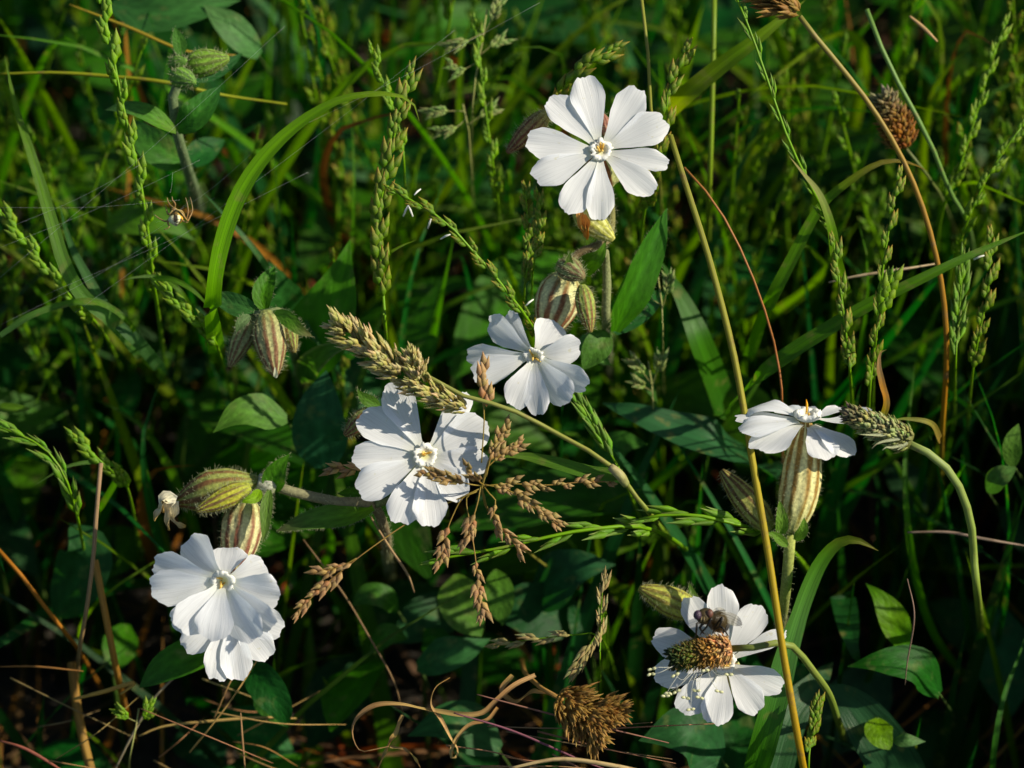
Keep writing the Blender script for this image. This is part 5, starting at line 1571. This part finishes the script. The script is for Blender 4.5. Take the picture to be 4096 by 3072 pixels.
GC = [tuple(.75 * x for x in c_) for c_ in (GRASS, GRASS_Y, GRASS_B, GRASS_B, LEAFD, LEAFD)]  # grass greens darkened in colour to deepen the shade behind the flowers
blade_mass('grass', 2900, (-.32, .40), (-.14, .42), (.04, .16), (.0018, .0055), GC, 'dense green turf, colour darkened for shade, filling the ground behind the flowers', 'grass', seed=2, maxz=.12)
blade_mass('grass', 3000, (-.75, .85), (-.35, .95), (.06, .20), (.0012, .004), GC, 'surrounding meadow grass beyond the picture', 'grass', seed=3, maxz=.13)
blade_mass('grass', 2600, (.115, .42), (-.14, .18), (.08, .28), (.002, .0055), GC, 'tall grass added on the sunny side of the flowers to shade the turf', 'grass', lean=.25, seed=9, maxz=.10)  # extra grass put in toward the sun to cast shade on the turf
blade_mass('dead_grass', 1500, (-.30, .36), (-.14, .40), (.03, .10), (.0006, .0018), [STRAWD, (0.10, 0.06, 0.03), (0.10, 0.06, 0.03), (0.07, 0.045, 0.025), RED], 'tangle of dead brown grass on the dark soil', 'dead grass', lean=.8, flat=.9, seed=4, curve=.12)


# low leaves under the turf, too many to count
def leaf_mass(name, n, xr, yr, hr, sr, cols, label, seed=1):
    rr = random.Random(seed)
    mb = MB()
    k = 0
    while k < n:
        x, y, z = rr.uniform(*xr), rr.uniform(*yr), rr.uniform(*hr)
        L = rr.uniform(*sr)
        a = rr.uniform(0, 6.283)
        dv = np.array((math.cos(a), math.sin(a), rr.uniform(-.3, .5)))
        p0 = np.array((x, y, z))
        q = cr([p0, p0 + dv * L * .5 + np.array((0, 0, L * .12)), p0 + dv * L], 7)
        ok, px, py, dd = in_frame(q[3], 300)
        if ok and dd < 30:
            continue
        random.seed(seed * 7777 + k)
        ribbon(mb, q, [L * (.55 if L < .028 else .34) * v for v in (.1, .6, .95, 1, .85, .5, .05)], jit(rr.choice(cols), .3, rr), np.array((rr.gauss(0, .3), rr.gauss(-.3, .3), 1)), 0, .15, 5, wave=.05)
        st = cr([np.array((x, y, -.003)), np.array((x, y, z * .5)) - dv * L * .1, p0], 5)
        tube(mb, st, .0005, (0.06, 0.10, 0.03), 4)
        k += 1
    o = mb.build(name, M['leaf'])
    tag(o, label, 'plants')
    o['kind'] = 'stuff'


leaf_mass('ground_cover', 95, (-.22, .14), (.02, .24), (.03, .075), (.028, .055), [(0.028, 0.085, 0.014), (0.02, 0.062, 0.013), LEAFD, (0.036, 0.10, 0.014)], 'broad soft green leaves rising through the turf', 8)
leaf_mass('ground_cover', 420, (-.26, .30), (-.12, .36), (.012, .06), (.012, .03), [LEAFC, LEAFD, LEAFD, (0.03, 0.08, 0.035)], 'low clover and herb leaves carpeting the shaded soil', 6)


# ================================================================== spider and its web
sx, sy, sd = 700, 862, 4
s0 = P(sx, sy, sd)
sp = thing('spider', s0, 'small spider with a dark and cream patterned abdomen hanging in its web', 'spider')
ax = nz(P(705, 905, sd) - P(697, 825, sd))
pts = np.array([P(694, 828, sd - .4), P(695, 836, sd - .5), P(697, 846, sd - .5), P(699, 852, sd - .3), P(701, 858, sd), P(702, 868, sd), P(703, 880, sd), P(704, 892, sd), P(705, 900, sd), P(706, 905, sd)])
rd = np.array([5, 14, 14, 8, 18, 28, 31, 27, 15, 2]) * PX
pp = cr(pts, 40)
mb = MB()
rr_ = arr(rd, 40)
fr = frames(pp)
V, UV, C, Fc = [], [], [], []
NS = 28
for i in range(40):
    T, N, B = fr[i]
    for s in range(NS):
        a = 6.2832 * s / NS
        d = N * math.cos(a) + B * math.sin(a)
        V.append(pp[i] + d * rr_[i])
        UV.append((s / NS, i / 39))
        side = d @ R_
        front = -(d @ F_)
        if i < 14:
            c = (0.16, 0.10, 0.03)
        else:
            t = (i - 14) / 25
            if abs(side - .05) < .38 and front > 0:
                c = (0.03, 0.022, 0.015)
                if t > .62 and (s + i) % 5 < 2:
                    c = (0.6, 0.58, 0.4)
            elif side > .75:
                c = (0.55, 0.30, 0.03)
            else:
                c = (0.62, 0.62, 0.36)
        C.append(c)
for i in range(39):
    for s in range(NS):
        s2 = (s + 1) % NS
        Fc.append((i * NS + s, i * NS + s2, (i + 1) * NS + s2, (i + 1) * NS + s))
mb.add(V, Fc, UV, C)
mb.build('body', M['insect'], sp, s0)
for lg in [[(702, 842, 3), (724, 850, 1), (748, 882, 2), (758, 870, 3), (770, 842, 4), (766, 810, 4), (760, 788, 4)], [(702, 840, 3), (728, 846, 4), (744, 876, 5), (752, 850, 5), (750, 820, 5), (742, 790, 5)],
           [(690, 842, 3), (676, 858, 3), (668, 846, 4), (662, 820, 4)], [(692, 848, 4), (672, 890, 4), (678, 906, 3), (665, 916, 3), (655, 918, 3)],
           [(690, 850, 5), (668, 884, 6), (640, 876, 7), (614, 856, 7)], [(698, 834, 4), (700, 815, 3), (690, 800, 3), (688, 786, 3)],
           [(703, 848, 4), (726, 878, 3), (748, 890, 3), (756, 880, 3)], [(694, 832, 4), (680, 820, 5), (672, 806, 6), (668, 790, 6)]]:
    mb = MB()
    tube(mb, pathF(lg, None, 20), [.00022, .0002, .00018, .00013, .00007], [(0.26, 0.20, 0.06), (0.24, 0.13, 0.04), (0.20, 0.15, 0.06)], 5)
    mb.build('leg', M['insect'], sp, s0)
w0 = P(705, 820, 5)
web = thing('spider_web', w0, 'fine slanting silk threads of the web around the spider', 'spider web')
for a, b in [((0, 1110, 8), (1140, 105, 2)), ((0, 990, 6), (800, 640, 5)), ((300, 1250, 6), (1820, 120, -2)), ((560, 960, 5), (760, 800, 4)), ((0, 830, 8), (720, 800, 5)), ((0, 1300, 8), (640, 950, 5)),
             ((690, 860, 5), (1000, 620, 2)), ((620, 890, 5), (860, 790, 4)), ((680, 770, 5), (690, 690, 8)), ((1090, 560, 0), (2160, 10, 3)), ((180, 1180, 6), (1230, 690, 4)), ((60, 900, 7), (560, 660, 6))]:
    mb = MB()
    A, B_ = P(*a), P(*b)
    q = cr([A, (A + B_) / 2 + np.array((0, 0, -.001)), B_], 16)
    tube(mb, q, .000009, (0.7, 0.7, 0.7), 4)
    mb.build('thread', M['silk'], web, w0)

# ================================================================== fly on the plantain head
f0 = P(2860, 2520, -7.5)
fly = thing('fly', f0, 'grey brown fly standing on the plantain head over the campion flower', 'fly')
bp = [(2806, 2470, -13.7, 20), (2812, 2468, -13.1, 29), (2820, 2465, -12.3, 29), (2828, 2464, -11.5, 16), (2838, 2468, -10.9, 24), (2852, 2474, -9.9, 36), (2866, 2482, -8.5, 38), (2874, 2488, -7.0, 33), (2878, 2492, -5.9, 27), (2883, 2496, -4.0, 32), (2887, 2500, -2.0, 29), (2890, 2504, -0.4, 16), (2891, 2506, 0.2, 3)]
pp = cr([P(*b[:3]) for b in bp], 40)
mb = MB()
tube(mb, pp, np.interp(np.linspace(0, 1, 40), np.linspace(0, 1, len(bp)), [b[3] * 1.12 for b in bp]) * PX, [(0.06, 0.042, 0.015), (0.010, 0.008, 0.006), (0.040, 0.027, 0.008), (0.020, 0.014, 0.006), (0.012, 0.010, 0.006), (0.012, 0.010, 0.006)], 16)
body = mb.build('body', M['insect'], fly, f0)
for ex, ey, ed, er in ((2790, 2460, -13.5, 19), (2838, 2454, -13.7, 17)):
    mb = MB()
    c_ = P(ex, ey, ed)
    a_ = U_ * .9 + R_ * .1
    q = np.array([c_ + a_ * er * PX * z for z in (-1.15, -.95, -.6, -.2, .2, .6, .95, 1.15)])
    tube(mb, q, np.array([.05, .5, .86, 1, 1, .86, .5, .05]) * er * .85 * PX, (0.11, 0.045, 0.03) if ex > 2800 else (0.05, 0.03, 0.05), 12)
    mb.build('eye', M['insect'], fly, f0)
for pts_ in ([(2880, 2462, -9.4), (2908, 2468, -8.5), (2940, 2482, -7.5), (2968, 2500, -6.5)], [(2850, 2460, -8.5), (2870, 2452, -4.5), (2895, 2450, -0.5), (2912, 2452, 2.5)]):
    mb = MB()
    ribbon(mb, pathF(pts_, None, 14), np.array([.25, .6, .9, 1, .95, .7, .1]) * 46 * PX, (0.4, 0.4, 0.35), -F_ * .9 + U_ * .3, .2, .05, 5)
    wg = mb.build('wing', M['wing'], fly, f0)
    mb = MB()
    q = pathF(pts_, None, 12)
    tube(mb, q + U_ * 10 * PX, [.00006, .00005, .00003], (0.05, 0.04, 0.03), 4)
    tube(mb, q, .00003, (0.08, 0.06, 0.04), 4)
    tube(mb, q - U_ * 10 * PX, .000025, (0.08, 0.06, 0.04), 4)
    mb.build('vein', M['insect'], wg, f0)
for lg in [[(2826, 2490, -11.5), (2790, 2492, -13.5), (2786, 2520, -13.5), (2782, 2545, -9.5), (2768, 2555, -7.0)], [(2836, 2500, -11.5), (2846, 2474, -14.0), (2828, 2505, -13.5), (2808, 2528, -11.5), (2800, 2540, -8.5)],
           [(2858, 2510, -10.5), (2888, 2470, -13.0), (2876, 2508, -12.5), (2858, 2520, -10.5), (2850, 2530, -8.5)], [(2872, 2510, -8.5), (2886, 2508, -10.5), (2900, 2524, -10.5), (2914, 2546, -7.5)],
           [(2880, 2512, -6.5), (2905, 2500, -8.5), (2896, 2525, -7.5), (2890, 2540, -6.5)], [(2816, 2492, -11.5), (2800, 2510, -11.5), (2812, 2530, -10.5), (2820, 2536, -8.5)]]:
    mb = MB()
    tube(mb, pathF(lg, None, 16), [.00027, .00024, .0002, .00015, .0001], (0.012, 0.010, 0.008), 6)
    mb.build('leg', M['insect'], fly, f0)
mb = MB()
hairs(mb, tube_sites(pp, np.array([28, 28, 36, 36, 30, 32, 20]) * PX, 60), .0006, .000016, (0.03, 0.025, 0.02))
hh = mb.build('bristles', M['insect'], body, f0)
hh['kind'] = 'stuff'
mb = MB()
for s in (-1, 1):
    tube(mb, pathF([(2812 + 4 * s, 2466, -14.7), (2811 + 6 * s, 2478, -15.5), (2810 + 7 * s, 2488, -15.5)], None, 5), [.00006, .00012, .00004], (0.2, 0.15, 0.07), 5)
mb.build('antennae', M['insect'], body, f0)
#@@END
